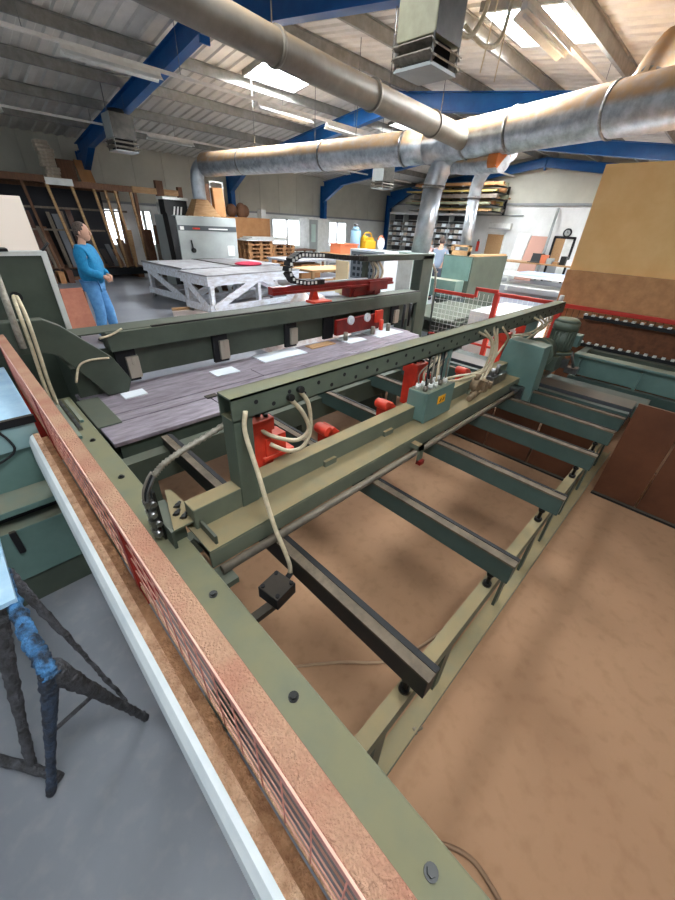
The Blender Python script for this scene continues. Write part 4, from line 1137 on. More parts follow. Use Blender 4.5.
POSE1 = dict(pelvis=(.0, 0, .96), belly=(.035, 0, 1.10), chest=(.0, 0, 1.36), neckb=(-.005, 0, 1.50), neck=(.02, 0, 1.56), head=(.045, 0, 1.63),
             shR=(-.005, -.19, 1.43), elR=(.02, -.245, 1.15), wrR=(.23, -.10, 1.05), shL=(-.005, .19, 1.43), elL=(.02, .245, 1.15), wrL=(.24, .06, 1.06),
             hipR=(.0, -.10, .92), knR=(.03, -.115, .50), anR=(-.03, -.13, .09), toR=(.12, -.15, .04), hipL=(.0, .10, .92), knL=(.09, .115, .50), anL=(.10, .13, .09), toL=(.25, .15, .04))
person('person in blue fleece jacket and light blue jeans, hands held before the belly', (1.80, 7.75, 0), math.radians(-34), 1.84, POSE1, JACKET, JEANS, HAIR, girth=1.4)
POSE2 = dict(POSE1)
POSE2.update(wrR=(.22, -.18, 1.12), wrL=(.22, .18, 1.12))
person('person in a grey blue T-shirt seen from behind by the green cabinet', (11.4, 6.86, 0), math.radians(20), 1.84, POSE2, TSHIRT, mat('work trousers', (70, 76, 86), .85), HAIR, sleeve=.5)
person('person with fair hair, mostly hidden behind the duct beside the T-shirt wearer', (12.6, 8.05, 0), math.radians(200), 1.74, POSE2, mat('pink shirt', (226, 176, 170), .85), mat('dark trousers', (60, 60, 66), .85), mat('fair hair', (196, 170, 140), .8), sleeve=.5)

# ------------------------------------------------------------------ trestle at the near left
tr = T('trestle', 'trestle crusted with blue paint on black steel legs, standing on the grey floor', 'trestle', (-.25, 1.3, 0))
def wob(t, i): return 1.0 + .10 * math.sin(i * 1.3) + .06 * math.sin(i * 2.9 + 1)
tr.part('top_beam', MB().tube([(-.262, 1.98, .72), (-.255, 1.75, .72), (-.245, 1.5, .715), (-.225, 1.25, .71), (-.212, 1.13, .69), (-.208, 1.085, .655)], .024, n=16, sub=14, rf=lambda t, i: wob(t, i) * (1 + .12 * t)).rough(.008, 50), PAINTB, label='top beam crusted with pale blue paint')
tr.part('beam_cover', MB().hexa([(-.31, 1.42, .735), (-.225, 1.42, .735), (-.225, 2.0, .745), (-.31, 2.0, .745)], [(-.31, 1.42, .755), (-.225, 1.42, .755), (-.225, 2.0, .765), (-.31, 2.0, .765)]), PALEBLUE, label='pale blue board end on the beam')
def leg(p, q, r, m=PAINTK, top=1.3):
    P, Q = Vector(p), Vector(q)
    tr.part('leg', MB().tube([P, P.lerp(Q, .15), P.lerp(Q, .35), P.lerp(Q, .6), P.lerp(Q, .8), Q], r, n=14, sub=10, rf=lambda t, i: (top - (top - .7) * min(1, t * 1.6))).rough(.006, 55), m)
leg((-.210, 1.10, .67), (-.41, 1.10, .01), .024, mat('leg crusted with dark blue paint', (58, 72, 92), .7, col2=(44, 44, 48), scale=14, lo=.4, hi=.6, bump=1.0, bscale=60))
leg((-.205, 1.11, .67), (-.04, 1.11, .01), .023, top=1.7)
leg((-.30, 1.42, .69), (-.45, 1.24, .01), .025)
leg((-.24, 1.66, .70), (-.08, 1.24, .01), .012, top=2.0)
leg((-.262, 1.95, .70), (-.44, 1.95, .01), .022)
tr.part('brace', MB().tube([(-.315, 1.105, .35), (-.24, 1.115, .36), (-.15, 1.115, .39)], .009, n=6), PAINTK)
tr.part('floor_bar', MB().tube([(-.37, 1.12, .03), (-.45, 1.24, .03), (-.62, 1.48, .03)], .018, n=10, sub=8).rough(.004, 60), PAINTK)

# ------------------------------------------------------------------ left background: board, red board, lumber rack
solo('cream_board', MB().hexa([(-.4, 6.0, 0), (.98, 6.0, 0), (.98, 6.04, 0), (-.4, 6.04, 0)], [(-.4, 6.0, 2.12), (.92, 6.0, 2.12), (.92, 6.04, 2.12), (-.4, 6.04, 2.12)]), mat('cream board', (240, 222, 204), .6), 'large cream board standing behind the green cover panel', 'board', (.3, 6.0, 0))
solo('red_board', MB().hexa([(1.42, 8.75, 0), (1.88, 8.75, 0), (1.88, 8.79, 0), (1.42, 8.79, 0)], [(1.50, 8.95, .74), (1.86, 8.95, .74), (1.86, 8.99, .74), (1.50, 8.99, .74)]), mat('reddish board', (196, 128, 100), .6, col2=(178, 108, 84), scale=5), 'reddish brown board leaning low behind the person in the blue fleece', 'board', (1.65, 8.8, 0))
solo('board_rest', MB().box(1.45, 1.9, 9.0, 9.35, 0, .68), WOODD, 'brown crate behind the reddish board', 'crate', (1.67, 9.2, 0))

rack = T('lumber_rack', 'long brown rack of leaning dark planks before the back wall', 'rack', (3.7, 16.3, 0))
rack.part('top_rail', MB().box(1.2, 3.22, 15.96, 16.06, 2.72, 2.9).box(3.93, 5.7, 15.96, 16.06, 2.66, 2.83), WOODD)
rack.part('white_board', MB().box(3.22, 3.95, 15.95, 16.05, 2.68, 2.86), WHITE, label='white board in the top rail')
for x0, x1 in ((1.9, 2.2), (2.62, 2.88), (3.23, 3.55), (3.89, 4.20), (4.50, 4.78), (4.85, 5.0), (5.15, 5.32), (5.64, 5.78)):
    rack.part('post', MB().hexa([(x1 - .035, 15.97, .28), (x1 + .035, 15.97, .28), (x1 + .035, 16.05, .28), (x1 - .035, 16.05, .28)], [(x0 - .035, 15.97, 2.74), (x0 + .035, 15.97, 2.74), (x0 + .035, 16.05, 2.74), (x0 - .035, 16.05, 2.74)]), WOOD if x0 > 3 else WOODD)
rack.part('base_beam', MB().box(1.0, 5.7, 15.9, 16.15, .12, .34), DARK)
rack.part('base_foot', MB().box(1.2, 1.4, 15.95, 17.4, 0, .12).box(3.2, 3.4, 15.95, 17.4, 0, .12).box(5.3, 5.5, 15.95, 17.4, 0, .12), WOODD)
rack.part('deck', MB().box(1.0, 5.7, 15.95, 17.5, .30, .34), WOODD)
rack.part('mid_rail', MB().box(1.0, 4.6, 16.2, 16.25, 1.45, 1.5).box(1.0, 5.6, 16.6, 16.66, 2.05, 2.11), WOODG)
rack.part('back_frame', MB().box(1.0, 5.1, 17.45, 17.5, .34, 2.7), mat('dark panel', (44, 44, 48), .7))
rack.part('rear_post', MB().box(1.05, 1.13, 17.35, 17.45, 0, 2.7).box(5.6, 5.68, 17.35, 17.45, 0, 2.7).box(1.0, 5.7, 17.35, 17.45, 2.65, 2.75), WOODD)
cols = [WOODD, WOODG, mat('dark veneer', (60, 50, 46), .6), mat('grey panel', (110, 112, 116), .6), BROWNP, mat('mid brown panel', (136, 100, 74), .6)]
names = ['dark brown', 'grey', 'blackish', 'pale grey', 'brown', 'tan']
for i in range(22):
    x = 1.5 + i * .19
    h = 1.1 + random.random() * .95 if x < 3.9 else .5 + random.random() * .6
    y = 16.35 + random.random() * .35
    w = .10 + random.random() * .10
    c = random.randrange(6)
    ob = solo('leaning_plank', MB().hexa([(x, y, .34), (x + w, y, .34), (x + w, y + .04, .34), (x, y + .04, .34)], [(x - .12, y + .25, .34 + h), (x - .12 + w, y + .25, .34 + h), (x - .12 + w, y + .29, .34 + h), (x - .12, y + .29, .34 + h)]),
         cols[c], '%s plank in the brown rack, %s' % (names[c], ORD[i] + ' from the cream board'), 'plank', (x, y, .34), 'planks leaning in the lumber rack')
# planks and board beyond the rack
for i, (x, w, y, h, m, l) in enumerate(((5.45, .14, 16.6, 1.5, WOOD, 'pale plank standing at the sander end of the rack'), (5.9, .30, 16.2, 1.55, WOODD, 'broad brown plank leaning just beyond the rack end'), (6.05, .2, 15.6, 1.1, WOODG, 'grey plank slanting against the white pillar, lower one'), (6.22, .16, 16.0, 1.7, WOODD, 'brown plank leaning against the white pillar, taller one'), (5.25, .12, 16.5, 2.2, WOODD, 'tall brown plank before the bright window'))):
    solo('plank', MB().hexa([(x, y, .0), (x + w, y, .0), (x + w, y + .05, .0), (x, y + .05, .0)], [(x + .15, y + .4, h), (x + w + .15, y + .4, h), (x + w + .15, y + .45, h), (x + .15, y + .45, h)]), m, l, 'plank', (x, y, 0))
solo('white_pillar', MB().box(6.35, 6.62, 15.4, 15.7, 0, 2.4).box(6.35, 7.3, 15.4, 15.7, 2.3, 2.45), WHITE, 'white pillar with a short top beam beside the grey sander', 'pillar', (6.5, 15.55, 0))
bt = T('beam_trestle', 'brown timber cross beam on posts above the planks beside the sander', 'timber frame', (6.6, 16.0, 0))
bt.part('beam', MB().box(5.72, 7.5, 15.95, 16.1, 2.66, 2.84), WOOD)
bt.part('block', MB().box(6.55, 6.80, 15.93, 16.1, 2.55, 3.08).box(7.35, 7.5, 15.93, 16.1, 2.50, 2.95), WOODD)
bt.part('post', MB().box(6.63, 6.75, 15.97, 16.08, 0, 2.6).box(5.74, 5.84, 15.97, 16.08, 0, 2.68).box(7.38, 7.48, 15.97, 16.08, 0, 2.6), WOODD)
# on top of the rack
solo('rack_shelf', MB().box(1.0, 5.7, 16.06, 17.5, 2.75, 2.80), WOODD, 'brown shelf board lying on top of the lumber rack', 'shelf', (3.4, 16.8, 2.75))
BUN = mat('whitish bundle', (206, 192, 172), .7, col2=(176, 160, 140), scale=8)
for i in range(11):
    w = .34 + random.random() * .10
    x = 3.64 - .008 * i + random.uniform(-.04, .04)
    solo('white_bundle', MB().box(x - w / 2, x + w / 2, 16.5, 16.85, 2.80 + i * .092, 2.80 + i * .092 + .086), BUN,
         'flat whitish bundle in the pile on the lumber rack, ' + ('topmost' if i == 10 else 'lowest' if i == 0 else ORD[i] + ' from the bottom'), 'bundle', (x, 16.6, 2.80 + i * .092), 'pile of whitish bundles on the rack', bevel=.02)
solo('cardboard_sheet', MB().box(3.95, 4.45, 17.2, 17.3, 2.8, 3.45), WOODD, 'dark brown carton on the rack beside the white pile', 'carton', (4.2, 17.25, 2.8))
solo('cardboard_sheet', MB().hexa([(4.55, 17.2, 2.8), (5.0, 17.2, 2.8), (5.0, 17.24, 2.8), (4.55, 17.24, 2.8)], [(4.50, 17.35, 3.5), (4.90, 17.35, 3.5), (4.90, 17.39, 3.5), (4.50, 17.39, 3.5)]), CARD, 'lighter brown cardboard leaning beside the blue column', 'cardboard', (4.8, 17.2, 2.8))
for i in range(3):
    solo('loose_board', MB().hexa([(4.6 + .3 * i, 16.4 + .2 * i, 2.8), (6.2 - .1 * i, 16.4 + .2 * i, 2.8), (6.2 - .1 * i, 16.55 + .2 * i, 2.8), (4.6 + .3 * i, 16.55 + .2 * i, 2.8)], [(4.6 + .3 * i, 16.4 + .2 * i, 2.84), (6.2 - .1 * i, 16.4 + .2 * i, 2.84), (6.2 - .1 * i, 16.55 + .2 * i, 2.84), (4.6 + .3 * i, 16.55 + .2 * i, 2.84)]), WOODD, ['front loose board lying on the sander end of the rack', 'middle loose board lying on the sander end of the rack', 'rear loose board lying on the sander end of the rack'][i], 'board', (5.4, 16.5 + .2 * i, 2.8))
# wood ends lying at the foot of the rack
for i in range(6):
    x = 1.7 + .24 * i
    solo('offcut', MB().box(x, x + .16, 15.3, 15.75, 0, .28 + .05 * (i % 3)), [WOODD, CARD, BROWNP][i % 3], ['dark offcut before the rack, nearest the cream board', 'tan offcut before the rack, second from the cream board', 'reddish offcut before the rack, third from the cream board', 'dark offcut before the rack, fourth from the cream board', 'tan offcut before the rack, fifth from the cream board', 'reddish offcut before the rack, farthest from the cream board'][i], 'offcut', (x, 15.5, 0))

# ------------------------------------------------------------------ sander, work tables
sd = T('wide_sander', 'light grey wide belt sander with a dark stripe across its front', 'sander', (6.4, 13.2, 0))
sd.part('body', MB().box(5.6, 7.65, 12.6, 14.2, .75, 2.05), GREYM, bevel=.02)
sd.part('base', MB().box(5.65, 7.6, 12.7, 14.2, 0, .75), GREYM)
sd.part('side_panel', MB().hexa([(5.46, 12.64, 0), (5.6, 12.62, 0), (5.6, 13.0, 0), (5.46, 13.0, 0)], [(5.38, 12.64, 2.1), (5.6, 12.62, 2.0), (5.6, 13.0, 2.0), (5.38, 13.0, 2.1)]), BLACK)
sd.part('rear_top', MB().box(5.62, 6.35, 13.3, 13.7, 2.0, 2.45), BLACK)
sd.part('rear_cap', MB().box(5.58, 6.38, 13.25, 13.75, 2.45, 2.52), WHITE)
for k in range(3): sd.part('vent', MB().prism([(5.85 + .11 * k, 13.29, 2.06), (5.90 + .11 * k, 13.29, 2.06), (5.96 + .11 * k, 13.29, 2.28), (5.91 + .11 * k, 13.29, 2.28)], (0, .008, 0)), WHITE)
st = sd.part('stripe', MB().box(5.62, 7.63, 12.585, 12.6, 1.66, 1.80), mat('dark stripe', (70, 74, 76), .4))
sd.part('stripe_mark', MB().box(5.68, 5.8, 12.578, 12.585, 1.68, 1.77).box(6.62, 7.3, 12.578, 12.585, 1.70, 1.735), WHITE, parent=st)
sd.part('stripe_mark', MB().box(6.08, 6.32, 12.578, 12.585, 1.70, 1.745), REDC, parent=st)
sd.part('handwheel', MB().cyl((6.02, 12.55, 1.12), (6.02, 12.6, 1.12), .07, n=14).cyl((6.0, 12.56, 1.15), (5.96, 12.54, 1.4), .02, n=8), BOLT)
sd.part('notice', MB().box(7.25, 7.5, 12.59, 12.6, .95, 1.25), WHITE)
sd.part('table_gap', MB().box(5.9, 7.4, 12.57, 12.6, .80, .88), BLACK)
bag = solo('brown_bag', MB().hexa([(7.02, 12.75, 2.05), (7.42, 12.75, 2.05), (7.42, 13.0, 2.05), (7.02, 13.0, 2.05)], [(7.0, 12.75, 2.85), (7.38, 12.75, 2.85), (7.38, 13.0, 2.85), (7.0, 13.0, 2.85)]), CARD, 'tan paper bag standing on the sander beside the duct hood', 'bag', (7.2, 12.9, 2.05), bevel=.03)
solo('brown_board', MB().hexa([(7.05, 13.6, 2.05), (7.65, 13.6, 2.05), (7.65, 13.65, 2.05), (7.05, 13.65, 2.05)], [(6.85, 13.8, 3.0), (7.5, 13.8, 3.0), (7.5, 13.85, 3.0), (6.85, 13.85, 3.0)]), WOODD, 'dark brown board leaning on top of the sander behind the bag', 'board', (7.3, 13.6, 2.05))
fr = MB().bar((7.0, 12.9, 2.05), (7.0, 12.9, 3.0), .03, .03).bar((7.45, 12.9, 2.05), (7.45, 12.9, 3.0), .03, .03).bar((6.98, 12.9, 3.0), (7.47, 12.9, 3.0), .03, .03)
solo('bag_frame', fr, WHITE, 'thin pale frame around the tan bag on the sander', 'frame', (7.2, 12.9, 2.05))

def rot_pt(c, a, p): return (c[0] + p[0] * math.cos(a) - p[1] * math.sin(a), c[1] + p[0] * math.sin(a) + p[1] * math.cos(a), p[2])
def work_table(label, c, a, L, W, H, top2):
    t = T('work_table', label, 'work table', (c[0], c[1], 0))
    def slab(mb, x0, x1, y0, y1, z0, z1):
        q = [(x0, y0), (x1, y0), (x1, y1), (x0, y1)]
        return mb.hexa([rot_pt(c, a, (x, y, z0)) for x, y in q], [rot_pt(c, a, (x, y, z1)) for x, y in q])
    t.part('table_top', slab(MB(), 0, L, 0, W, H - .03, H), TABT, bevel=.004)
    mb = MB(); slab(mb, .02, L - .02, .02, .05, H - .23, H - .03); slab(mb, .02, L - .02, W - .05, W - .02, H - .23, H - .03)
    slab(mb, .02, .05, .05, W - .05, H - .23, H - .03); slab(mb, L - .05, L - .02, .05, W - .05, H - .23, H - .03)
    t.part('apron', mb, TABW)
    for x in (.10, L * .5, L - .2):
        for y in (.06, W - .16):
            t.part('leg', slab(MB(), x, x + .1, y, y + .1, .12, H - .05), TABW)
            if x != L * .5: t.part('castor', MB().cyl(rot_pt(c, a, (x + .03, y + .05, .06)), rot_pt(c, a, (x + .07, y + .05, .06)), .06, n=14), STEEL)
    mb = MB(); slab(mb, .05, L - .05, .06, .09, .12, .26); slab(mb, .05, L - .05, W - .09, W - .06, .12, .26); slab(mb, .06, .09, .06, W - .06, .12, .28); slab(mb, L - .09, L - .06, .06, W - .06, .12, .28)
    t.part('bottom_rail', mb, TABW)
    mb = MB()
    for (p, q) in (((.15, .05, .2), (L * .5, .05, H - .15)), ((.05, .15, .2), (.05, W - .15, H - .15)), ((L * .55, .05, H - .15), (L - .15, .05, .2))):
        mb.bar(rot_pt(c, a, p), rot_pt(c, a, q), .03, .16)
    t.part('brace', mb, TABW)
    if top2:
        t.part('edge_strip', slab(MB(), 0, .03, 0, W, H, H + .012), BLACK)
        t.part('edge_strip', slab(MB(), L * .48, L * .51, 0, W, H, H + .012), BLACK)
    return t
work_table('whitewashed wheeled work table with dark edge strips, farther of the two', (4.25, 9.75), math.radians(5), 3.3, 2.1, .92, True)
work_table('whitewashed work table with a deep apron, nearer of the two', (4.15, 8.25), math.radians(7), 3.0, 1.15, .93, False)
solo('raspberry_pad', MB().ball((6.3, 9.55 + .35, .97), .42, (1, .7, .13), u=18, v=10), PINK, 'raspberry red round pad lying on the farther work table', 'pad', (6.3, 9.9, .92))
# rests under the table
for i in range(5):
    solo('wood_piece', MB().bar((4.9 + .35 * i, 9.9 + .1 * i, .30), (5.3 + .35 * i, 11.2 - .15 * i, .33), .16, .05), [WOODD, WOODG][i % 2], ['dark', 'grey', 'dark', 'grey', 'dark'][i] + ' board stored under the farther work table, ' + ['nearest the lumber rack', 'second from the lumber rack', 'middle one', 'second from the chain loop', 'nearest the chain loop'][i], 'board', (4.9 + .35 * i, 10.5, .28))
solo('floor_board', MB().hexa([(3.0, 7.5, 0), (4.4, 7.6, 0), (4.7, 9.3, 0), (3.75, 9.5, 0)], [(3.0, 7.5, .03), (4.4, 7.6, .03), (4.7, 9.3, .03), (3.75, 9.5, .03)]), mat('pale pinkish board', (218, 200, 190), .6), 'pale board lying on the floor in front of the work tables', 'board', (3.9, 8.4, 0))
solo('floor_batten', MB().bar((3.75, 9.5, .06), (4.7, 9.35, .06), .08, .06), WOOD, 'pine batten lying at the far edge of the pale floor board', 'batten', (4.2, 9.4, .03))
def blob(u, v):
    x = 3.7 + 2.0 * u; y = 5.1 + 1.1 * v
    z = 1.02 * math.sin(math.pi * u) ** .5 * math.sin(math.pi * v) ** .6 * (.78 + .12 * math.sin(9 * u + 4 * v) + .08 * math.sin(23 * u - 7 * v))
    return (x, y, z)
solo('plastic_heap', MB().grid(blob, 34, 24, smooth=True), mat('crumpled film', (222, 218, 214), .4, col2=(190, 160, 146), scale=5, bump=.6, bscale=14), 'whitish heap of crumpled packing film behind the saw beam', 'packing film', (4.7, 5.6, 0))
# ------------------------------------------------------------------ middle background
def pallet_mesh():
    mb = MB()
    for i in range(5): mb.box(0, 1.2, .165 * i, .165 * i + .12, .12, .144)
    for i in range(3):
        for j in range(3): mb.box(.53 * i, .53 * i + .14, .33 * j, .33 * j + .12, .03, .12)
    for j in range(3): mb.box(0, 1.2, .33 * j, .33 * j + .12, 0, .03)
    return mb
ords = ['lowest', 'second from the bottom', 'third from the bottom', 'fourth from the bottom', 'fifth from the bottom', 'sixth from the bottom', 'seventh from the bottom', 'eighth from the bottom', 'topmost']
root = None
for st, (x, y, n, lab) in enumerate(((9.35, 14.6, 9, 'tan wooden pallet in the stack beside the sander, '), (10.65, 14.7, 8, 'tan wooden pallet in the stack nearer the window, '))):
    for i in range(n):
        loc = (x + .03 * (i % 2), y, .146 * i)
        l = lab + (ords[i] if i < n - 1 else 'topmost')
        if root is None:
            root = solo('wooden_pallet', pallet_mesh(), WOODP, l, 'pallet', (0, 0, 0), 'stacks of wooden pallets'); root.location = loc
        else:
            c = root.copy(); COL.objects.link(c); c.location = loc; c['label'] = l
for i in range(3):
    z = 9 * .146 + .05 * i
    solo('white_board', MB().box(9.2 + .15 * i, 11.4 + .1 * i, 14.5, 15.2, z, z + .035), WHITE, ['lowest', 'middle', 'topmost'][i] + ' white board lying on the pallet stack beside the sander', 'board', (10.2, 14.8, z))
solo('brown_crate', MB().box(9.0, 11.2, 15.6, 16.4, 0, 2.12), CARD, 'large brown carton behind the pallets under the blue column', 'carton', (10.0, 16.0, 0))
for i, (x, z) in enumerate(((9.5, 2.12), (9.95, 2.12), (10.1, 2.12))):
    solo('dark_sack', MB().ball((x, 15.9, z + .22), .24, (1, .8, 1 + .25 * (i == 1)), u=12, v=8), WOODD, ['dark brown bundle on the brown carton, nearest the sander', 'middle dark brown bundle on the brown carton', 'dark brown bundle on the brown carton, nearest the window'][i], 'bundle', (x, 15.9, z))
solo('white_box', MB().box(10.9, 11.15, 15.8, 16.1, 2.12, 2.45), WHITE, 'small white box on the window end of the brown carton', 'box', (11.0, 15.9, 2.12))
wc = T('white_cabinet', 'tall white cabinet standing between the two bright windows', 'cabinet', (15.0, 16.8, 0))
wc.part('body', MB().box(14.35, 15.85, 16.6, 17.4, 0, 2.28), WHITE, bevel=.01)
wc.part('door', MB().box(14.4, 14.95, 16.57, 16.6, .1, 2.2), GREYM)
wc.part('notice', MB().box(14.5, 14.8, 16.56, 16.57, 1.2, 2.0), PALEGN)

# benches in the middle
def bench(name, label, x0, x1, y0, y1, h, topm, legm):
    t = T(name, label, 'bench', ((x0 + x1) / 2, (y0 + y1) / 2, 0))
    t.part('bench_top', MB().box(x0, x1, y0, y1, h - .06, h), topm, bevel=.004)
    for x in (x0 + .05, x1 - .13):
        for y in (y0 + .05, y1 - .13): t.part('leg', MB().box(x, x + .08, y, y + .08, 0, h - .06), legm)
    t.part('shelf', MB().box(x0 + .1, x1 - .1, y0 + .1, y1 - .1, .3, .34), legm)
    t.part('rail', MB().box(x0 + .05, x1 - .05, y0 + .05, y0 + .09, .55, .65), legm)
    return t
bench('work_bench', 'pale work bench behind the cable chain, before the pallets', 8.4, 11.4, 10.6, 12.0, .95, TABT, TABW)
bench('work_bench', 'work bench carrying the orange crate and the yellow machine', 11.7, 15.4, 11.6, 12.8, 1.02, WOOD, WOODD)
bench('work_bench', 'dark work bench under the first bright window', 11.3, 14.0, 15.6, 16.5, .92, WOODD, WOODD)
bench('wood_rack', 'low pine rack of cut pieces seen through the chain loop', 7.4, 9.6, 8.4, 9.4, .9, WOOD, WOOD)
for i in range(4):
    solo('cut_piece', MB().box(7.5 + .5 * i, 7.92 + .5 * i, 8.6, 9.2, .34, .50 + .06 * (i % 2)), [CARD, WOOD][i % 2], ['brown', 'pine', 'brown', 'pine'][i] + ' cut piece on the low pine rack, ' + ['nearest the tables', 'second from the tables', 'third from the tables', 'farthest from the tables'][i], 'wood piece', (7.7 + .5 * i, 8.9, .34))
solo('brown_carton', MB().box(9.0, 9.9, 10.8, 11.6, .34, .80), CARD, 'brown carton on the shelf under the pale work bench', 'carton', (9.4, 11.2, .34), bevel=.01)
cr = T('orange_crate', 'orange plastic crate on the bench beside the gas bottle', 'crate', (12.4, 12.0, 1.02))
cr.part('crate', MB().box(11.9, 12.95, 11.8, 12.4, 1.02, 1.36), ORANGE, bevel=.015)
cr.part('rim', MB().box(11.87, 12.98, 11.77, 12.43, 1.33, 1.38), ORANGE)
gb_ = T('gas_bottle', 'light blue gas bottle standing on the bench', 'gas bottle', (13.2, 12.2, 1.02))
gb_.part('bottle', MB().cyl((13.2, 12.2, 1.02), (13.2, 12.2, 1.85), .22, n=20).cyl((13.2, 12.2, 1.85), (13.2, 12.2, 2.02), .22, .08, n=20), CYLB)
gb_.part('collar', MB().cyl((13.2, 12.2, 2.0), (13.2, 12.2, 2.1), .1, n=14), STEEL)
ym = T('yellow_machine', 'small yellow machine with a handle on the bench', 'machine', (13.9, 12.1, 1.02))
ym.part('body', MB().box(13.55, 14.25, 11.9, 12.4, 1.02, 1.50), YELM, bevel=.03)
ym.part('head', MB().cyl((13.7, 12.1, 1.50), (13.7, 12.1, 1.68), .12, n=14).box(13.55, 14.2, 12.0, 12.25, 1.50, 1.62), YELM)
ym.part('handle', MB().tube([(13.6, 12.1, 1.62), (13.7, 12.1, 1.78), (14.05, 12.1, 1.78), (14.15, 12.1, 1.6)], .025), YELM)
sawm = T('mitre_saw', 'pale rounded tool with a hose on the bench beyond the yellow machine', 'tool', (14.75, 12.0, 1.02))
sawm.part('base', MB().box(14.5, 15.1, 11.8, 12.4, 1.02, 1.15), GREYM)
sawm.part('guard', MB().cyl((14.8, 12.05, 1.38), (14.8, 12.12, 1.38), .25, n=22), SHEETW)
sawm.part('handle', MB().tube([(14.6, 12.1, 1.55), (14.85, 12.1, 1.68), (15.05, 12.1, 1.5)], .04), ORANGE)
# control panel near the mast
cp = T('control_panel', 'white control cabinet with a dark screen and keys, seen under the mast arm', 'control panel', (6.3, 5.2, 0))
cp.part('cabinet', MB().box(6.05, 6.5, 4.82, 5.72, 0, 1.62), SHEETW, bevel=.01)
cp.part('screen_panel', MB().box(6.03, 6.05, 4.98, 5.66, 1.10, 1.58), mat('grey key panel', (110, 118, 124), .4))
mb = MB()
for i in range(5):
    for j in range(4): mb.box(6.02, 6.03, 5.04 + .12 * i, 5.11 + .12 * i, 1.14 + .11 * j, 1.20 + .11 * j)
cp.part('keys', mb, GLASSD)
cp.part('cover_sheet', MB().box(6.04, 6.08, 5.75, 6.1, .75, 1.38), mat('cream paper', (236, 214, 170), .7), label='cream sheet at its side')
wcab = T('extraction_cabinet', 'white cabinet under the thicker vertical duct, behind the mast', 'cabinet', (7.7, 5.4, 0))
wcab.part('body', MB().box(7.4, 8.2, 5.05, 5.75, 0, 1.57), PALEGN, bevel=.01)
wcab.part('door', MB().box(7.38, 7.4, 5.08, 5.72, .1, 1.5), WHITE)

gc = T('green_cabinet', 'dark green steel cabinet with a pale grey green door under the thinner vertical duct', 'cabinet', (10, 4.8, 0))
gc.part('body', MB().box(9.0, 10.9, 4.5, 5.3, 0, 1.52), GREEND, bevel=.01)
gc.part('upper_door', MB().box(8.98, 9.0, 4.53, 5.27, 1.0, 1.50), TEAL)
gc.part('lower_box', MB().box(8.6, 9.0, 4.62, 5.6, .62, 1.0), TEAL, bevel=.01)
gc.part('lower_door', MB().box(8.98, 9.0, 4.53, 5.0, .05, .62), mat('ribbed grey door', (120, 130, 130), .5, col2=(96, 106, 106), scale=3, stretch=(1, 30, 1)))
gc.part('top_plank', MB().box(9.0, 10.8, 4.5, 4.62, 1.52, 1.56).box(9.1, 9.2, 4.7, 5.2, 1.52, 1.62).box(9.1, 9.2, 4.7, 4.75, 1.52, 1.74).box(9.1, 9.2, 5.15, 5.2, 1.52, 1.74).box(9.1, 9.2, 4.7, 5.2, 1.70, 1.74), WOOD)
bench('feed_table', 'grey green low roller table behind the red mesh fence', 6.3, 8.4, 3.2, 4.6, .6, GREEND, GREEND)
solo('white_stack', MB().box(6.5, 8.0, 2.2, 3.1, 0, .82), SHEETW, 'stack of white sheets behind the red mesh fence', 'sheet stack', (7.2, 2.6, 0))

# gable end: benches, boards, clock, racks
bench('gable_bench', 'long pale bench along the gable wall with a laptop', 19.5, 20.6, 4.8, 9.4, .95, WOOD, WOOD)
bench('gable_bench', 'low white bench covered in pale cloth before the gable bench', 15.5, 17.0, 3.6, 6.8, .72, SHEETW, WHITE)
lp = T('laptop', 'open dark laptop on the gable bench', 'laptop', (19.8, 6.9, .95))
lp.part('base', MB().box(19.65, 20.0, 6.6, 7.15, .95, .98), BLACK)
lp.part('screen', MB().hexa([(20.0, 6.6, .97), (20.02, 6.6, .97), (20.02, 7.15, .97), (20.0, 7.15, .97)], [(20.1, 6.6, 1.32), (20.12, 6.6, 1.32), (20.12, 7.15, 1.32), (20.1, 7.15, 1.32)]), BLACK)
solo('blue_cloth', MB().box(15.6, 16.9, 3.8, 6.0, .72, .80), mat('pale blue cloth', (176, 190, 214), .8), 'pale blue folded cloth on the low white bench', 'cloth', (16.2, 4.9, .72), bevel=.03)
for i in range(6):
    solo('bench_item', MB().box(19.7, 20.1, 5.0 + .28 * i, 5.22 + .28 * i, .95, 1.05 + .12 * (i % 3)), [CARD, SHEETW, BLACK, WOOD, GREYM, ORANGE][i], ['brown box', 'white box', 'black box', 'pine block', 'grey box', 'orange box'][i] + ' on the gable bench beside the laptop', 'box', (19.9, 5.1 + .28 * i, .95))
solo('pink_board', MB().hexa([(21.6, 7.45, 0), (21.6, 8.3, 0), (21.65, 8.3, 0), (21.65, 7.45, 0)], [(22.4, 7.45, 2.0), (22.4, 8.3, 2.0), (22.45, 8.3, 2.0), (22.45, 7.45, 2.0)]), mat('pinkish brown board', (186, 140, 122), .6), 'pinkish brown board leaning on the gable wall', 'board', (22, 7.9, 0))
solo('leaning_tube', MB().cyl((21.7, 7.25, 0), (22.4, 7.4, 3.2), .06, n=12), GREYM, 'long grey tube leaning on the gable wall below the ledge', 'tube', (21.7, 7.25, 0))
solo('white_board_leaning', MB().hexa([(21.8, 8.35, 0), (21.8, 9.0, 0), (21.84, 9.0, 0), (21.84, 8.35, 0)], [(22.42, 8.35, 2.1), (22.42, 9.0, 2.1), (22.46, 9.0, 2.1), (22.46, 8.35, 2.1)]), WHITE, 'white board leaning on the gable wall beside the pinkish one', 'board', (21.9, 8.7, 0))
ck = T('wall_clock', 'round dark rimmed clock on the white gable wall', 'clock', (XG - .02, 6.66, 2.2))
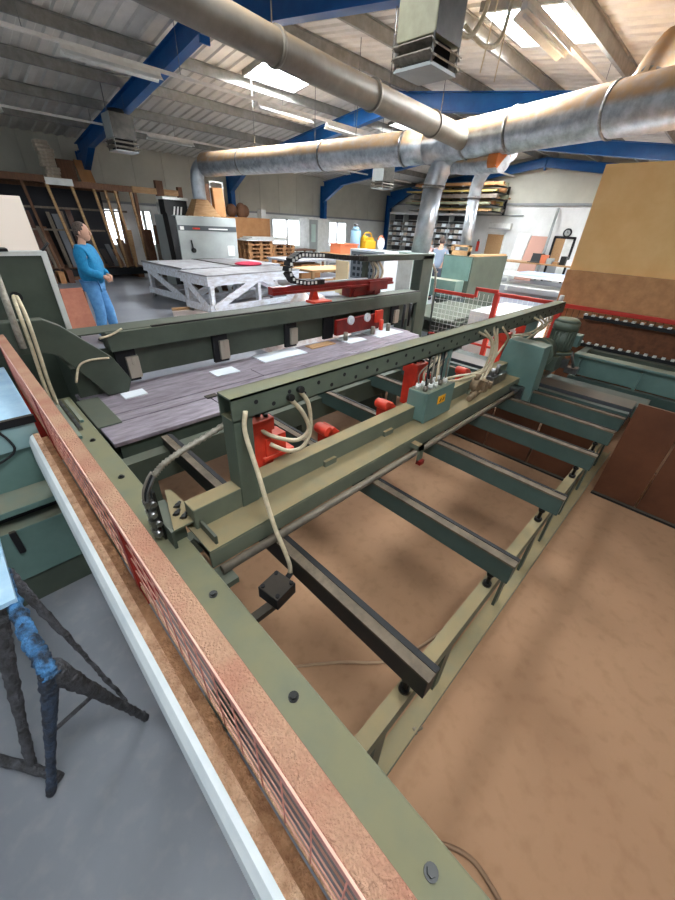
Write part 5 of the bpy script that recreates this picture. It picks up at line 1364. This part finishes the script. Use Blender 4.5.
ck.part('rim', MB().cyl((XG - .06, 6.66, 2.2), (XG, 6.66, 2.2), .19, n=24), BLACK)
ck.part('face', MB().cyl((XG - .065, 6.66, 2.2), (XG - .06, 6.66, 2.2), .13, n=24), GREYM)
ck.part('hands', MB().box(XG - .07, XG - .065, 6.65, 6.67, 2.2, 2.31).box(XG - .07, XG - .065, 6.58, 6.66, 2.19, 2.21), BLACK)
ac = T('wall_unit', 'white air conditioning unit on the gable wall above the pine door', 'air conditioner', (XG - .12, 10.0, 2.2))
ac.part('body', MB().box(XG - .24, XG, 9.45, 10.7, 2.22, 2.52), WHITE, bevel=.03)
ac.part('slot', MB().box(XG - .245, XG - .24, 9.5, 10.65, 2.25, 2.28), GREYM)
solo('wall_pipe', MB().cyl((XG - .05, 9.0, 2.86), (XG - .05, 11.8, 2.86), .03, n=8), GREYM, 'thin grey pipe along the gable wall beside the timber rack', 'pipe', (XG - .05, 10.4, 2.86))
fx = T('fire_extinguisher', 'small red extinguisher on the gable wall beside the pine door', 'fire extinguisher', (21.9, 11.15, 1.1))
fx.part('bottle', MB().cyl((22.42, 11.15, 1.1), (22.42, 11.15, 1.6), .08, n=12), REDC)
fx.part('valve', MB().cyl((22.42, 11.15, 1.6), (22.42, 11.15, 1.7), .03, n=8), BLACK)

# small parts shelving in the far corner
sh = T('bin_shelving', 'long grey shelving with rows of small white bins in the far corner', 'shelving', (21.4, 14, 0))
SX, SY0, SY1 = 21.0, 11.4, 16.6
mb = MB()
for k in range(9): mb.box(SX, SX + .5, SY0, SY1, .3 + .27 * k, .32 + .27 * k)
sh.part('shelf_board', mb, GREYM)
for k in range(6): sh.part('upright', MB().box(SX, SX + .5, SY0 + (SY1 - SY0) * k / 5 - .02, SY0 + (SY1 - SY0) * k / 5 + .02, 0, 2.75), GREYM)
sh.part('back', MB().box(SX + .5, SX + .52, SY0, SY1, 0, 2.75), mat('dark shelf back', (70, 70, 72), .8))
sh.part('top_board', MB().box(SX - .03, SX + .55, SY0, SY1, 2.75, 2.85), WALLW)
first = None
rown = ['lowest', 'second', 'third', 'fourth', 'fifth', 'sixth', 'seventh', 'top']
for k in range(3, 8):
    for j in range(18):
        y = SY0 + .1 + j * .285
        lab = 'small bin on the %s shelf of the corner shelving, %s from the window side' % (rown[k], ORD[17 - j])
        loc = (SX + .16, y, .32 + .27 * k)
        if first is None:
            first = solo('storage_bin', MB().box(SX + .02, SX + .35, y, y + .22, .32 + .27 * k, .32 + .27 * k + .15).box(SX, SX + .02, y, y + .22, .32 + .27 * k, .32 + .27 * k + .10), SHEETW, lab, 'bin', loc, 'small bins in the corner shelving')
            alt = []
            for cc in ((150, 150, 150), (120, 110, 100), (176, 168, 156)):
                a_ = first.data.copy(); a_.materials[0] = mat('bin plastic', cc, .6); alt.append(a_)
        else:
            c = first.copy(); COL.objects.link(c); c.location = loc; c['label'] = lab
            if (j * 7 + k * 5) % 3: c.data = alt[(j * 5 + k * 3) % 3]
# timber rack above
tk = T('timber_rack', 'high cantilever rack of long boards in the far corner', 'timber rack', (21, 12.5, 2.85))
for y in (10.1, 11.8, 13.4, 15.0):
    tk.part('upright', MB().box(22.38, 22.48, y - .05, y + .05, 2.86, 4.1), BLACK)
    for z in (2.98, 3.25, 3.52, 3.79, 4.05): tk.part('arm', MB().box(20.7, 22.4, y - .03, y + .03, z - .06, z), BLACK if y < 11 else GREYM)
tim = [WOOD, mat('yellow timber', (206, 184, 106), .7), mat('green grey timber', (140, 140, 112), .7), CARD, WOODG]
nm = ['pine', 'yellow', 'grey green', 'tan', 'grey']
for k, z in enumerate((2.98, 3.25, 3.52, 3.79, 4.05)):
    for j in range(5):
        c = (k * 2 + j) % 5
        y0 = 9.6 + random.random() * .7
        solo('timber_board', MB().box(20.72 + .25 * j, 20.92 + .25 * j, y0, 14.2 + random.random() * 1.2, z, z + .06 + .05 * ((j + k) % 3)), tim[c], '%s board on the %s tier of the high timber rack, %s from the front' % (nm[c], ['lowest', 'second', 'middle', 'fourth', 'top'][k], ORD[j]), 'timber', (20.8 + .25 * j, 12.2, z), 'long boards in the high timber rack')
